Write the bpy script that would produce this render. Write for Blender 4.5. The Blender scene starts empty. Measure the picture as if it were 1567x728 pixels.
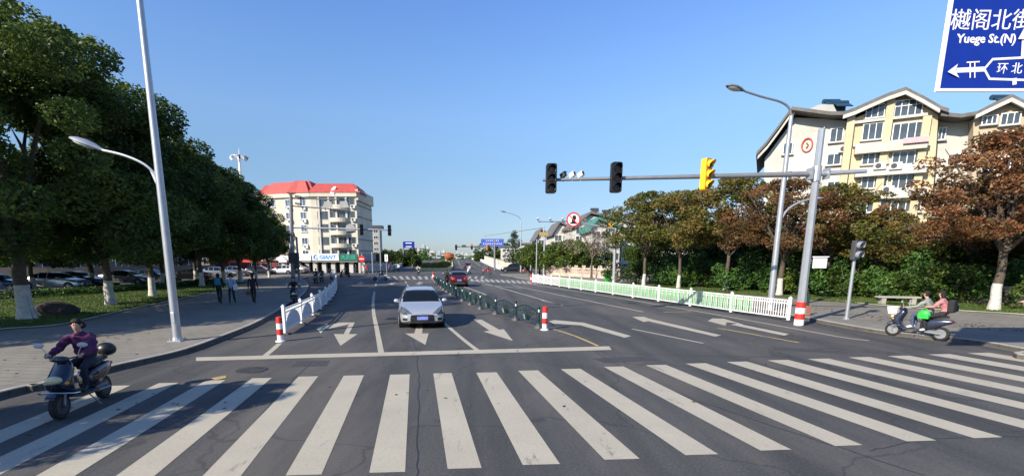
import bpy, math, random
import numpy as np
from mathutils import Vector, Matrix, noise
R = math.radians
scene = bpy.context.scene
COL = scene.collection

# ---------------------------------------------------------------- camera
FOC, PX, PY, CH = 720.0, 733.0, 521.0, 2.7
PITCH = math.atan((PY - 395.0) / FOC)
cd = bpy.data.cameras.new('camera')
cd.sensor_width = 36.0
cd.lens = FOC / 1567.0 * 36.0
cd.shift_x = (783.5 - PX) / 1567.0
cd.shift_y = (PY - 364.0) / 1567.0
cd.clip_start = 0.1
cd.clip_end = 12000
cam = bpy.data.objects.new('camera', cd)
cam.location = (0, 0, CH)
cam.rotation_euler = (math.pi / 2 - PITCH, 0, 0)
COL.objects.link(cam)
scene.camera = cam

# ---------------------------------------------------------------- world, sun, exposure
SUN_EL = 31.0
TRAVEL = Vector((0.76, 0.65, 0)).normalized()
w = bpy.data.worlds.new('World')
scene.world = w
w.use_nodes = True
nt = w.node_tree
for n in list(nt.nodes): nt.nodes.remove(n)
sky = nt.nodes.new('ShaderNodeTexSky')
sky.sky_type = 'NISHITA'
sky.sun_disc = False
sky.sun_elevation = R(SUN_EL)
sky.sun_rotation = math.atan2(-TRAVEL.x, -TRAVEL.y) % (2 * math.pi)
sky.altitude = 0
sky.air_density = 1.0
sky.dust_density = 0.35
sky.ozone_density = 1.5
bg = nt.nodes.new('ShaderNodeBackground')
bg.inputs['Strength'].default_value = 0.077
out = nt.nodes.new('ShaderNodeOutputWorld')
tcw = nt.nodes.new('ShaderNodeTexCoord'); sep = nt.nodes.new('ShaderNodeSeparateXYZ')
nt.links.new(tcw.outputs['Generated'], sep.inputs[0])
rw = nt.nodes.new('ShaderNodeValToRGB')      # hand-set colour gradient tinting the sky light by height above the horizon
_st = [(0, (.52, .63, .92)), (.047, (.57, .69, .97)), (.111, (.70, .79, .96)), (.185, (.82, .97, 1.12)), (.265, (1.02, 1.19, 1.40)), (.347, (1.02, 1.27, 1.60)), (.45, (.98, 1.27, 1.78))]
while len(rw.color_ramp.elements) < len(_st): rw.color_ramp.elements.new(.5)
for _i, (_p, _c) in enumerate(_st):
    rw.color_ramp.elements[_i].position = _p; rw.color_ramp.elements[_i].color = _c + (1,)
nt.links.new(sep.outputs[2], rw.inputs[0])
mw = nt.nodes.new('ShaderNodeMix'); mw.data_type = 'RGBA'; mw.blend_type = 'MULTIPLY'; mw.inputs[0].default_value = 1
nt.links.new(sky.outputs[0], mw.inputs[6]); nt.links.new(rw.outputs[0], mw.inputs[7])
nt.links.new(mw.outputs[2], bg.inputs[0])
nt.links.new(bg.outputs[0], out.inputs[0])
sd = bpy.data.lights.new('sun', 'SUN')
sd.energy = 4.6
sd.angle = R(0.5)
sd.color = (1.0, 0.90, 0.74)
so = bpy.data.objects.new('sun', sd)
ldir = Vector((TRAVEL.x * math.cos(R(SUN_EL)), TRAVEL.y * math.cos(R(SUN_EL)), -math.sin(R(SUN_EL))))
so.rotation_euler = ldir.to_track_quat('-Z', 'Y').to_euler()
so.location = (-60, -50, 60)
COL.objects.link(so)
scene.view_settings.view_transform = 'Standard'
scene.view_settings.look = 'None'
scene.view_settings.exposure = 0.84
scene.view_settings.gamma = 1
scene.view_settings.use_curve_mapping = False
scene.cycles.max_bounces = 5
scene.cycles.diffuse_bounces = 2
scene.cycles.glossy_bounces = 2
scene.cycles.transmission_bounces = 3
scene.cycles.transparent_max_bounces = 6

# ---------------------------------------------------------------- photo point -> world point
def ray(px, py):
    cx, cy = (px - PX) / FOC, -(py - PY) / FOC
    cp, sp = math.cos(PITCH), math.sin(PITCH)
    return Vector((cx, cp + cy * sp, -sp + cy * cp))
def g(px, py, z=0.0):
    d = ray(px, py); t = (z - CH) / d.z
    return Vector((d.x * t, d.y * t, z))
def at(px, py, Y):
    d = ray(px, py); t = Y / d.y
    return Vector((d.x * t, Y, CH + d.z * t))

# ---------------------------------------------------------------- materials
def new_mat(name):
    m = bpy.data.materials.new(name); m.use_nodes = True
    return m, m.node_tree, m.node_tree.nodes['Principled BSDF']
MATS = {}
def mat(name, col, rough=0.6, metal=0.0, var=0.12, scale=3.0, bump=0.0, bscale=30.0, coat=0.0, spec=0.5, emit=None):
    if name in MATS: return MATS[name]
    m, t, b = new_mat(name)
    tc = t.nodes.new('ShaderNodeTexCoord')
    nz = t.nodes.new('ShaderNodeTexNoise'); nz.inputs['Scale'].default_value = scale
    nz.inputs['Detail'].default_value = 5; nz.inputs['Roughness'].default_value = .65
    t.links.new(tc.outputs['Object'], nz.inputs['Vector'])
    rp = t.nodes.new('ShaderNodeValToRGB')
    rp.color_ramp.elements[0].position = .3; rp.color_ramp.elements[1].position = .7
    rp.color_ramp.elements[0].color = tuple(max(0, c * (1 - var)) for c in col) + (1,)
    rp.color_ramp.elements[1].color = tuple(min(1, c * (1 + var)) for c in col) + (1,)
    t.links.new(nz.outputs['Fac'], rp.inputs['Fac'])
    t.links.new(rp.outputs['Color'], b.inputs['Base Color'])
    b.inputs['Roughness'].default_value = rough
    b.inputs['Metallic'].default_value = metal
    b.inputs['Coat Weight'].default_value = coat
    b.inputs['Specular IOR Level'].default_value = spec
    if bump:
        n2 = t.nodes.new('ShaderNodeTexNoise'); n2.inputs['Scale'].default_value = bscale
        n2.inputs['Detail'].default_value = 4
        t.links.new(tc.outputs['Object'], n2.inputs['Vector'])
        bp = t.nodes.new('ShaderNodeBump'); bp.inputs['Strength'].default_value = bump
        bp.inputs['Distance'].default_value = .02
        t.links.new(n2.outputs['Fac'], bp.inputs['Height']); t.links.new(bp.outputs['Normal'], b.inputs['Normal'])
    if emit:
        b.inputs['Emission Color'].default_value = tuple(emit[:3]) + (1,)
        b.inputs['Emission Strength'].default_value = emit[3]
    MATS[name] = m
    return m

def noise_node(t, vec, scale, detail=5, rough=.6):
    n = t.nodes.new('ShaderNodeTexNoise'); n.inputs['Scale'].default_value = scale
    n.inputs['Detail'].default_value = detail; n.inputs['Roughness'].default_value = rough
    t.links.new(vec, n.inputs['Vector']); return n.outputs['Fac']
def ramp(t, fac, stops):
    r = t.nodes.new('ShaderNodeValToRGB'); e = r.color_ramp.elements
    while len(e) < len(stops): e.new(.5)
    for i, (p, c) in enumerate(stops):
        e[i].position = p; e[i].color = (tuple(c) + (1,)) if len(c) == 3 else c
    t.links.new(fac, r.inputs['Fac']); return r.outputs['Color']
def mix(t, fac, a, b, mode='MIX'):
    n = t.nodes.new('ShaderNodeMix'); n.data_type = 'RGBA'; n.blend_type = mode
    for s, v in ((0, fac), (6, a), (7, b)):
        if hasattr(v, 'links'): t.links.new(v, n.inputs[s])
        elif isinstance(v, (int, float)): n.inputs[s].default_value = v
        else: n.inputs[s].default_value = tuple(v) + (1,)
    return n.outputs[2]
def pos(t, sx=1, sy=1, sz=1, rz=0):
    gn = t.nodes.new('ShaderNodeTexCoord'); mp = t.nodes.new('ShaderNodeMapping')
    mp.inputs['Scale'].default_value = (sx, sy, sz); mp.inputs['Rotation'].default_value = (0, 0, rz)
    t.links.new(gn.outputs['Object'], mp.inputs['Vector']); return mp.outputs['Vector']

def asphalt_mat():
    m, t, b = new_mat('asphalt')
    p = pos(t)
    big = ramp(t, noise_node(t, p, .16, 4), [(.3, (.046, .046, .047)), (.55, (.060, .060, .060)), (.8, (.082, .079, .074))])
    streak = ramp(t, noise_node(t, pos(t, 1.1, .05, 1, R(-7)), 1.0, 5, .6), [(.32, (.70,) * 3), (.5, (1,) * 3), (.70, (1.32, 1.3, 1.25))])
    c = mix(t, 1.0, big, streak, 'MULTIPLY')
    spk = ramp(t, noise_node(t, p, 26, 5, .9), [(.32, (.50,) * 3), (.5, (1,) * 3), (.68, (1.85, 1.8, 1.72))])
    c = mix(t, .95, c, spk, 'MULTIPLY')
    dust = ramp(t, noise_node(t, pos(t, .5, .12, 1), .55, 6, .7), [(.47, (0, 0, 0)), (.66, (1, 1, 1))])
    c = mix(t, ramp(t, dust, [(0, (0, 0, 0)), (1, (.55,) * 3)]), c, (.135, .122, .105))
    # cracks
    v = t.nodes.new('ShaderNodeTexVoronoi'); v.feature = 'DISTANCE_TO_EDGE'; v.inputs['Scale'].default_value = .22
    wv = t.nodes.new('ShaderNodeVectorMath'); wv.operation = 'ADD'
    nn = t.nodes.new('ShaderNodeTexNoise'); nn.inputs['Scale'].default_value = .7; nn.inputs['Detail'].default_value = 6
    t.links.new(p, nn.inputs['Vector']); sc = t.nodes.new('ShaderNodeVectorMath'); sc.operation = 'SCALE'; sc.inputs['Scale'].default_value = 1.6
    t.links.new(nn.outputs['Color'], sc.inputs[0]); t.links.new(p, wv.inputs[0]); t.links.new(sc.outputs[0], wv.inputs[1])
    t.links.new(wv.outputs[0], v.inputs['Vector'])
    ck = ramp(t, v.outputs['Distance'], [(0, (.55,) * 3), (.004, (.62,) * 3), (.008, (1,) * 3)])
    c = mix(t, .7, c, ck, 'MULTIPLY')
    t.links.new(c, b.inputs['Base Color'])
    b.inputs['Roughness'].default_value = .82; b.inputs['Specular IOR Level'].default_value = .35
    bp = t.nodes.new('ShaderNodeBump'); bp.inputs['Strength'].default_value = .5; bp.inputs['Distance'].default_value = .01
    t.links.new(noise_node(t, p, 60, 3, .7), bp.inputs['Height']); t.links.new(bp.outputs['Normal'], b.inputs['Normal'])
    return m
ASPH = asphalt_mat()
def paint_mat(name, col, wear=.42):
    m, t, b = new_mat(name)
    p = pos(t)
    a = mix(t, noise_node(t, p, .9, 5), tuple(c * .78 for c in col), tuple(min(1, c * 1.1) for c in col))
    spk = ramp(t, noise_node(t, p, 22, 4, .8), [(.32, (.72,) * 3), (.55, (1,) * 3)])
    a = mix(t, .6, a, spk, 'MULTIPLY')
    wf = ramp(t, noise_node(t, pos(t, 1, .25, 1, R(-8)), 2.6, 8, .78), [(wear - .05, (1, 1, 1)), (wear + .05, (0, 0, 0))])
    # hairline cracks in the paint
    c = mix(t, ramp(t, wf, [(0, (0,) * 3), (1, (.8,) * 3)]), a, (.075, .074, .074))
    t.links.new(c, b.inputs['Base Color']); b.inputs['Roughness'].default_value = .75
    return m
PAINT = paint_mat('road_paint', (.41, .375, .295), .36)
PAINTOLD = paint_mat('worn_road_paint', (.36, .35, .32), .42)
YPAINT = paint_mat('yellow_road_paint', (.42, .31, .12), .42)
def paver_mat(name, c1, c2, sc=1.0, rz=0, joint=.35):
    m, t, b = new_mat(name)
    p = pos(t, 1, 1, 1, rz)
    bt = t.nodes.new('ShaderNodeTexBrick'); bt.inputs['Scale'].default_value = sc
    bt.inputs['Color1'].default_value = tuple(c1) + (1,); bt.inputs['Color2'].default_value = tuple(c2) + (1,)
    bt.inputs['Mortar'].default_value = tuple(c * joint for c in c1) + (1,)
    bt.inputs['Mortar Size'].default_value = .018; bt.inputs['Brick Width'].default_value = .6; bt.inputs['Row Height'].default_value = .3
    t.links.new(p, bt.inputs['Vector'])
    d = ramp(t, noise_node(t, p, .5, 6, .7), [(.3, (.75, .74, .72)), (.6, (1.05,) * 3)])
    c = mix(t, .9, bt.outputs['Color'], d, 'MULTIPLY')
    s = ramp(t, noise_node(t, p, 14, 4, .8), [(.3, (.85,) * 3), (.6, (1.06,) * 3)])
    c = mix(t, .8, c, s, 'MULTIPLY')
    t.links.new(c, b.inputs['Base Color']); b.inputs['Roughness'].default_value = .85
    return m
PAVE = paver_mat('pavement_slabs', (.205, .19, .16), (.19, .175, .148), 1.0, R(7), .62)
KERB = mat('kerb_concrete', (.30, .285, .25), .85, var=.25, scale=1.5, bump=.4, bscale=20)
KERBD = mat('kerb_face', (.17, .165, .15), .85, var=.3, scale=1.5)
CONC = mat('concrete', (.32, .30, .27), .85, var=.2, scale=1.2, bump=.3)
SOIL = mat('dry_ground', (.16, .14, .10), .95, var=.3, scale=.3)
def lawn_mat():
    m, t, b = new_mat('lawn')
    p = pos(t)
    c = ramp(t, noise_node(t, p, .45, 6, .7), [(.3, (.045, .075, .018)), (.5, (.075, .125, .025)), (.7, (.14, .145, .05)), (.85, (.19, .15, .08))])
    s = ramp(t, noise_node(t, p, 9, 5, .8), [(.3, (.45,) * 3), (.6, (1.25,) * 3)])
    t.links.new(mix(t, .9, c, s, 'MULTIPLY'), b.inputs['Base Color']); b.inputs['Roughness'].default_value = .95
    bp = t.nodes.new('ShaderNodeBump'); bp.inputs['Strength'].default_value = 1; bp.inputs['Distance'].default_value = .05
    t.links.new(noise_node(t, p, 14, 4, .8), bp.inputs['Height']); t.links.new(bp.outputs['Normal'], b.inputs['Normal'])
    return m
LAWN = lawn_mat()
def leaf_mat(name, cols, scale=.55, trans=.3):
    m, t, b = new_mat(name)
    p = pos(t)
    oi = t.nodes.new('ShaderNodeObjectInfo')
    ad = t.nodes.new('ShaderNodeMath'); ad.operation = 'MULTIPLY_ADD'
    t.links.new(oi.outputs['Random'], ad.inputs[0]); ad.inputs[1].default_value = .16; ad.inputs[2].default_value = -.08
    mx = t.nodes.new('ShaderNodeMath'); mx.operation = 'MULTIPLY_ADD'
    t.links.new(noise_node(t, p, 7, 3, .9), mx.inputs[0]); mx.inputs[1].default_value = .9
    nb = noise_node(t, p, scale, 3, .6)
    s2 = t.nodes.new('ShaderNodeMath'); s2.operation = 'SUBTRACT'; t.links.new(nb, s2.inputs[0]); s2.inputs[1].default_value = .45
    t.links.new(s2.outputs[0], mx.inputs[2])
    s3 = t.nodes.new('ShaderNodeMath'); s3.operation = 'ADD'; t.links.new(mx.outputs[0], s3.inputs[0]); t.links.new(ad.outputs[0], s3.inputs[1])
    n = len(cols)
    c = ramp(t, s3.outputs[0], [(.25 + .5 * i / (n - 1), cc) for i, cc in enumerate(cols)])
    t.links.new(c, b.inputs['Base Color']); b.inputs['Roughness'].default_value = .55; b.inputs['Specular IOR Level'].default_value = .35
    tr = t.nodes.new('ShaderNodeBsdfTranslucent'); t.links.new(c, tr.inputs['Color'])
    ms = t.nodes.new('ShaderNodeMixShader'); ms.inputs[0].default_value = trans
    t.links.new(b.outputs[0], ms.inputs[1]); t.links.new(tr.outputs[0], ms.inputs[2])
    t.links.new(ms.outputs[0], t.nodes['Material Output'].inputs['Surface'])
    return m
BARK = mat('bark', (.085, .065, .048), .9, var=.35, scale=6, bump=.8, bscale=18)
LIME = mat('lime_wash', (.46, .445, .41), .9, var=.25, scale=5, bump=.4, bscale=25)
GALV = mat('galvanised_steel', (.42, .44, .47), .38, .55, var=.08, scale=4)
GALVD = mat('dull_steel', (.20, .21, .23), .5, .4, var=.12, scale=4)
WHITEP = mat('white_paint', (.78, .78, .77), .45, var=.07, scale=4)
REDP = mat('red_reflective', (.55, .03, .025), .4, var=.12, scale=5)
GREENP = mat('dark_green_paint', (.005, .028, .027), .4, var=.2, scale=4)
BLACKP = mat('black_plastic', (.012, .012, .013), .4, var=.2)
DGREY = mat('dark_grey', (.05, .05, .055), .5, var=.15)
YELP = mat('yellow_housing', (.80, .42, .01), .4, var=.08)
LENS = mat('unlit_lens', (.035, .02, .018), .15, var=.2)
GLASS = mat('car_glass', (.006, .009, .011), .03, var=.1, spec=.35)
WGLASS = mat('window_glass', (.05, .065, .08), .08, var=.35, scale=.7, spec=.8)
RUBBER = mat('rubber', (.012, .012, .012), .8, var=.2)
RIM = mat('alloy', (.45, .46, .48), .3, .7)
CHROME = mat('chrome', (.6, .6, .6), .12, .9)
SKIN = mat('skin', (.50, .29, .20), .55, var=.06)
HAIR = mat('black_hair', (.010, .008, .007), .85, var=.2, scale=20)
LAMPG = mat('lamp_lens', (.6, .62, .58), .15, var=.05, spec=.8)
BLUES = mat('sign_blue', (.003, .022, .25), .35, var=.06)
WSIGN = mat('sign_white', (.80, .80, .80), .4, var=.04)

# ---------------------------------------------------------------- mesh builder
ROOTM = {}
class MB:
    def __init__(s): s.v = []; s.f = []; s.m = []
    def add(s, vs, fs, mi=0):
        o = len(s.v); s.v += [Vector(v) for v in vs]
        for f in fs: s.f.append([o + i for i in f]); s.m.append(mi)
        return s
    def box(s, c, d, mi=0, rz=0, M=None):
        x, y, z = d[0] / 2, d[1] / 2, d[2] / 2
        vs = [Vector((a * x, b * y, e * z)) for a in (-1, 1) for b in (-1, 1) for e in (-1, 1)]
        if M is None: M = Matrix.Rotation(rz, 3, 'Z')
        vs = [M @ v + Vector(c) for v in vs]
        return s.add(vs, [(0, 1, 3, 2), (4, 6, 7, 5), (0, 4, 5, 1), (2, 3, 7, 6), (0, 2, 6, 4), (1, 5, 7, 3)], mi)
    def tube(s, pts, r, n=8, mi=0, cap=True):
        pts = [Vector(p) for p in pts]; k = len(pts)
        rs = r if isinstance(r, (list, tuple)) else [r] * k
        rings = []
        up = None
        for i, p in enumerate(pts):
            d = (pts[min(i + 1, k - 1)] - pts[max(i - 1, 0)]).normalized()
            if up is None: up = Vector((0, 0, 1)) if abs(d.z) < .9 else Vector((1, 0, 0))
            a = d.cross(up).normalized(); b = a.cross(d).normalized(); up = b
            rings.append([p + a * math.cos(2 * math.pi * j / n) * rs[i] + b * math.sin(2 * math.pi * j / n) * rs[i] for j in range(n)])
        return s.loft(rings, mi, cap)
    def cyl(s, p0, p1, r0, r1=None, n=12, mi=0): return s.tube([p0, p1], [r0, r0 if r1 is None else r1], n, mi)
    def loft(s, rings, mi=0, cap=True, closed=True):
        n = len(rings[0]); o = len(s.v)
        for r in rings: s.v += [Vector(p) for p in r]
        for i in range(len(rings) - 1):
            for j in range(n if closed else n - 1):
                a, b = o + i * n + j, o + i * n + (j + 1) % n
                s.f.append([a, b, b + n, a + n]); s.m.append(mi)
        if cap:
            s.f.append([o + j for j in range(n)][::-1]); s.m.append(mi)
            s.f.append([o + (len(rings) - 1) * n + j for j in range(n)]); s.m.append(mi)
        return s
    def sphere(s, c, r, nu=12, nv=8, mi=0, M=None):
        if isinstance(r, (int, float)): r = (r, r, r)
        rings = []
        for i in range(nv + 1):
            ph = math.pi * min(max(i / nv, .012), .988)
            rings.append([(math.sin(ph) * math.cos(2 * math.pi * j / nu) * r[0], math.sin(ph) * math.sin(2 * math.pi * j / nu) * r[1], -math.cos(ph) * r[2]) for j in range(nu)])
        rings = [[(M @ Vector(p) if M else Vector(p)) + Vector(c) for p in q] for q in rings]
        return s.loft(rings, mi)
    def prism(s, poly, off, mi=0):
        a = [Vector(p) for p in poly]; off = Vector(off); b = [p + off for p in a]; n = len(a)
        fs = [list(range(n))[::-1], list(range(n, 2 * n))] + [[i, (i + 1) % n, (i + 1) % n + n, i + n] for i in range(n)]
        return s.add(a + b, fs, mi)
    def build(s, name, mats, parent=None, smooth=False, bevel=0, world=False, autos=False):
        me = bpy.data.meshes.new(name)
        vs = s.v
        if world and parent is not None:
            inv = ROOTM[parent.name].inverted(); vs = [inv @ v for v in vs]
        me.from_pydata([tuple(v) for v in vs], [], s.f)
        for m in (mats if isinstance(mats, (list, tuple)) else [mats]): me.materials.append(m)
        me.polygons.foreach_set('material_index', s.m)
        if smooth: me.polygons.foreach_set('use_smooth', [True] * len(s.f))
        me.update()
        import bmesh
        bm = bmesh.new(); bm.from_mesh(me); bmesh.ops.recalc_face_normals(bm, faces=bm.faces)
        if smooth:
            for e in bm.edges:
                if len(e.link_faces) == 2 and e.calc_face_angle(0) > R(42): e.smooth = False
        bm.to_mesh(me); bm.free()
        o = bpy.data.objects.new(name, me); COL.objects.link(o)
        if parent is not None:
            o.parent = parent
            if parent.name in ROOTM: ROOTM[o.name] = ROOTM[parent.name]
        if bevel:
            b = o.modifiers.new('bevel', 'BEVEL'); b.width = bevel; b.segments = 2; b.limit_method = 'ANGLE'
        return o
def tag(o, label=None, cat=None, group=None, kind=None):
    if label: o['label'] = label
    if cat: o['category'] = cat
    if group: o['group'] = group
    if kind: o['kind'] = kind
    return o
def thing(name, label, cat, loc=(0, 0, 0), rz=0.0, group=None):
    o = bpy.data.objects.new(name, None); COL.objects.link(o)
    o.location = loc; o.rotation_euler = (0, 0, rz); o.empty_display_size = .2
    ROOTM[o.name] = Matrix.Translation(Vector(loc)) @ Matrix.Rotation(rz, 4, 'Z')
    return tag(o, label, cat, group)
def dup(root, loc, rz=0.0, label=None, group=None, scale=None):
    r = root.copy(); COL.objects.link(r); r.location = loc; r.rotation_euler = (0, 0, rz)
    ROOTM[r.name] = Matrix.Translation(Vector(loc)) @ Matrix.Rotation(rz, 4, 'Z')
    if scale: r.scale = (scale,) * 3 if isinstance(scale, (int, float)) else scale
    if label: r['label'] = label
    if group: r['group'] = group
    for ch in [c for c in root.children]:
        c = ch.copy(); COL.objects.link(c); c.parent = r
        for gch in [q for q in ch.children]:
            d = gch.copy(); COL.objects.link(d); d.parent = c
    return r
def sheet(name, pts, m, z=None, th=0.0, kind='structure'):
    """flat polygon, optionally with thickness th downwards"""
    b = MB(); P = [Vector((p[0], p[1], p[2] if z is None else z)) for p in pts]
    if th: b.prism(P, (0, 0, -th))
    else: b.add(P, [list(range(len(P)))])
    o = b.build(name, m); tag(o, kind=kind)
    if not th and o.data.polygons[0].normal.z < 0: o.data.flip_normals()
    return o
def ribbon(b, pts, w0, w1=None, z=.004, mi=0, n=1):
    """flat painted line of width w along ground points"""
    P = [Vector((p[0], p[1], 0)) for p in pts]; k = len(P); w1 = w0 if w1 is None else w1
    L, Rr = [], []
    for i, p in enumerate(P):
        d = (P[min(i + 1, k - 1)] - P[max(i - 1, 0)]).normalized(); q = Vector((-d.y, d.x, 0))
        w = (w0 + (w1 - w0) * i / max(1, k - 1)) / 2
        L.append(p + q * w + Vector((0, 0, z))); Rr.append(p - q * w + Vector((0, 0, z)))
    b.add(L + Rr, [[i, i + 1, k + i + 1, k + i] for i in range(k - 1)], mi)

# ================================================================ ground and roads
sheet('ground', [(-4000, -400), (4000, -400), (4000, 6000), (-4000, 6000)], SOIL, z=-.06)
sheet('road', [(-260, -60), (260, -60), (260, 112), (-260, 112)], ASPH, z=0)

def smooth_line(pts, n=6):
    P = [Vector(p) for p in pts]; out = []
    for i in range(len(P) - 1):
        p0, p1, p2, p3 = P[max(i - 1, 0)], P[i], P[i + 1], P[min(i + 2, len(P) - 1)]
        for k in range(n):
            t = k / n
            out.append(.5 * ((2 * p1) + (-p0 + p2) * t + (2 * p0 - 5 * p1 + 4 * p2 - p3) * t * t + (-p0 + 3 * p1 - 3 * p2 + p3) * t ** 3))
    out.append(P[-1]); return out
def kerb(name, line, inward, w=.16, z0=0, z1=.142):
    b = MB(); k = len(line); O = []; I = []
    for i, p in enumerate(line):
        d = (line[min(i + 1, k - 1)] - line[max(i - 1, 0)]); d.z = 0; d.normalize(); q = Vector((-d.y, d.x, 0)) * inward
        O.append(Vector((p.x, p.y, 0))); I.append(Vector((p.x, p.y, 0)) + q * w)
    up = lambda v, z: Vector((v.x, v.y, z))
    for i in range(k - 1):
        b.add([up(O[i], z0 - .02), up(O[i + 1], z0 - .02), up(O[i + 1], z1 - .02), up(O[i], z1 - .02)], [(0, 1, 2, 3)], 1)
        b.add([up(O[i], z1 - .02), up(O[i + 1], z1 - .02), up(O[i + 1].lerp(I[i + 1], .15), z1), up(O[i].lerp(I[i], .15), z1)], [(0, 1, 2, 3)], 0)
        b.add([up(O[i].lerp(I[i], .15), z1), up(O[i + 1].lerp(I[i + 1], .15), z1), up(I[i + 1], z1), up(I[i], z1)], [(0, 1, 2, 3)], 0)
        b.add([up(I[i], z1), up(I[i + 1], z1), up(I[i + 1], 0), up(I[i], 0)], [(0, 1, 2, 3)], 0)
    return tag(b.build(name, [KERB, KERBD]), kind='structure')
ZS = .13
KL = [Vector((-12.5, -40, ZS)), Vector((-11.2, -12, ZS)), Vector((-9.7, 4, ZS))] + [g(x, y, ZS) for x, y in
      [(0, 600), (60, 588), (180, 558), (280, 535), (340, 514), (390, 494), (425, 475), (441, 464), (462, 452), (471, 441), (471, 433), (462, 427), (440, 421)]] + [Vector((-60, 70, ZS)), Vector((-250, 60, ZS))]
KL = smooth_line(KL)
sheet('left_pavement', KL + [Vector((-250, -40, ZS))], PAVE, z=ZS, th=.12)
kerb('left_kerb', KL, 1)
KR = [Vector((60, -40, ZS)), Vector((30, 3, ZS))] + [g(x, y, ZS) for x, y in [(1700, 556), (1567, 533), (1481, 519), (1340, 504), (1210, 481), (1100, 461), (1000, 447), (900, 436), (840, 430), (806, 427), (786, 423), (790, 418.5)]] + [Vector((40, 88, ZS)), Vector((250, 96, ZS))]
KR = smooth_line(KR)
sheet('right_pavement', KR + [Vector((250, -40, ZS))], PAVE, z=ZS, th=.12)
kerb('right_kerb', KR, -1)
ZL = .165
sheet('left_lawn', [Vector((-19, -40, ZL)), Vector((-17, 0, ZL))] + smooth_line([g(x, y, ZL) for x, y in [(-400, 560), (-150, 527), (0, 504), (96, 496), (191, 475), (297, 453), (354, 441), (385, 432)]]) +
      [g(x, y, ZL) for x, y in [(340, 428), (250, 437), (130, 446), (0, 453), (-250, 465)]] + [Vector((-40, 0, ZL)), Vector((-44, -40, ZL))], LAWN, z=ZL, th=.1)
sheet('parking_road', [g(x, y, .14) for x, y in [(-250, 464), (0, 452.5), (130, 445.5), (250, 436.5), (350, 427.5), (330, 421), (200, 427), (0, 431), (-250, 437)]], ASPH, z=.136)
sheet('right_lawn', smooth_line([g(x, y, ZL) for x, y in [(960, 437), (1000, 440), (1100, 446), (1200, 451.5), (1300, 462), (1400, 471), (1567, 481), (1800, 500)]]) +
      [Vector((60, 20, ZL)), Vector((90, 60, ZL)), Vector((30, 70, ZL))], LAWN, z=ZL, th=.1)
lw = smooth_line([g(x, y, ZL) for x, y in [(960, 437), (1000, 440), (1100, 446), (1200, 451.5), (1300, 462), (1400, 471), (1567, 481), (1800, 500)]])
kerb('right_lawn_edging', lw, 1, .12, ZS, ZL + .03)
le = smooth_line([g(x, y, ZL) for x, y in [(-400, 560), (-150, 527), (0, 504), (96, 496), (191, 475), (297, 453), (354, 441), (385, 432)]])
kerb('left_lawn_edging', le, 1, .12, ZS, ZL + .03)

# ---------------------------------------------------------------- painted markings
def lerp2(tab, k):
    i = max(0, min(len(tab) - 2, int(math.floor(k)))); a, b = tab[i], tab[i + 1]; t = k - i
    return (a[0] + (b[0] - a[0]) * t, a[1] + (b[1] - a[1]) * t)
top = [(170, 590, 30), (243, 586, 30), (315, 582, 30), (386, 578.5, 30), (457, 576, 30), (526, 574.5, 31), (597, 573, 30), (663, 571, 28), (729, 570, 31), (793, 567, 30), (858, 564.5, 30), (924, 561, 30), (988, 558.5, 31), (1049, 556, 31), (1112, 553.5, 31), (1174, 551, 32), (1236, 549, 32), (1298, 546.5, 33), (1358, 544.5, 33), (1420, 542, 33), (1480, 540, 33)]
bot = [(-235, 752, 70), (-100, 745, 66), (35, 739, 64), (170, 733, 62), (308, 730, 60), (437, 727, 55), (565, 723, 55), (685, 717, 52), (800, 711, 57), (925, 703, 54), (1049, 696, 50), (1164, 689, 47), (1278, 682, 42), (1388, 675, 45), (1490, 670, 44), (1600, 664, 44), (1705, 658, 42), (1805, 652, 42), (1900, 647, 42), (1995, 642, 40), (2090, 637, 40)]
mk = MB()
for (a, ay, aw), (b_, by, bw) in zip(top, bot):
    q = [g(a, ay), g(a + aw, ay - .7), g(b_ + bw, by - 1.5), g(b_, by)]
    nseg = 6
    Ls = [q[0].lerp(q[3], i / nseg) for i in range(nseg + 1)]; Rs = [q[1].lerp(q[2], i / nseg) for i in range(nseg + 1)]
    for P in Ls + Rs: P.z = .004
    mk.add(Ls + Rs, [[i, i + 1, nseg + 2 + i, nseg + 1 + i] for i in range(nseg)])
tag(mk.build('zebra_crossing', PAINT), kind='structure')
mk = MB()
def quadpx(pts, z=.004): 
    P = [g(x, y) for x, y in pts]
    for p in P: p.z = z
    mk.add(P, [list(range(len(P)))])
quadpx([(300, 546.5), (932, 529.5), (936, 535), (300, 552)])
# lines (pixel polylines on the road surface, real widths)
def line(pts, w, z=.0055): ribbon(mk, smooth_line([g(x, y) for x, y in pts], 4), w, z=z)
line([(573, 446), (571, 462), (572, 480), (577, 505), (584, 543)], .17)
line([(638, 455), (660, 477), (683, 497), (710, 520), (737, 540.5)], .15)
line([(428, 525), (417, 535), (404, 545.5)], .16)
line([(700, 437), (713, 439.5), (744, 451)], .15)
line([(731, 430.5), (790, 447), (860, 467.5)], .15)
line([(783, 436), (820, 444), (984, 477)], .14)
line([(828, 459), (859, 467)], .15)
line([(967, 503), (1076, 525)], .12)
line([(805, 433), (840, 439), (960, 458), (1100, 482), (1220, 503.5), (1290, 516), (1330, 521)], .12)
for pts in ([(578, 428), (577, 430.5)], [(575.5, 434), (574.5, 438)], [(620, 430), (622, 433)], [(623, 435.5), (626, 439.5)]): line(pts, .15)
def arrow(shaft, head, w0=.16, w1=None):
    for s_ in shaft: ribbon(mk, [g(*s_[0]), g(*s_[1])], s_[2], s_[3] if len(s_) > 3 else s_[2], z=.012)
    for hi, h in enumerate(head):
        P = [g(x, y) for x, y in h]
        for p in P: p.z = .0065 + .0012 * hi
        mk.add(P, [list(range(len(P)))])
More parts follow.
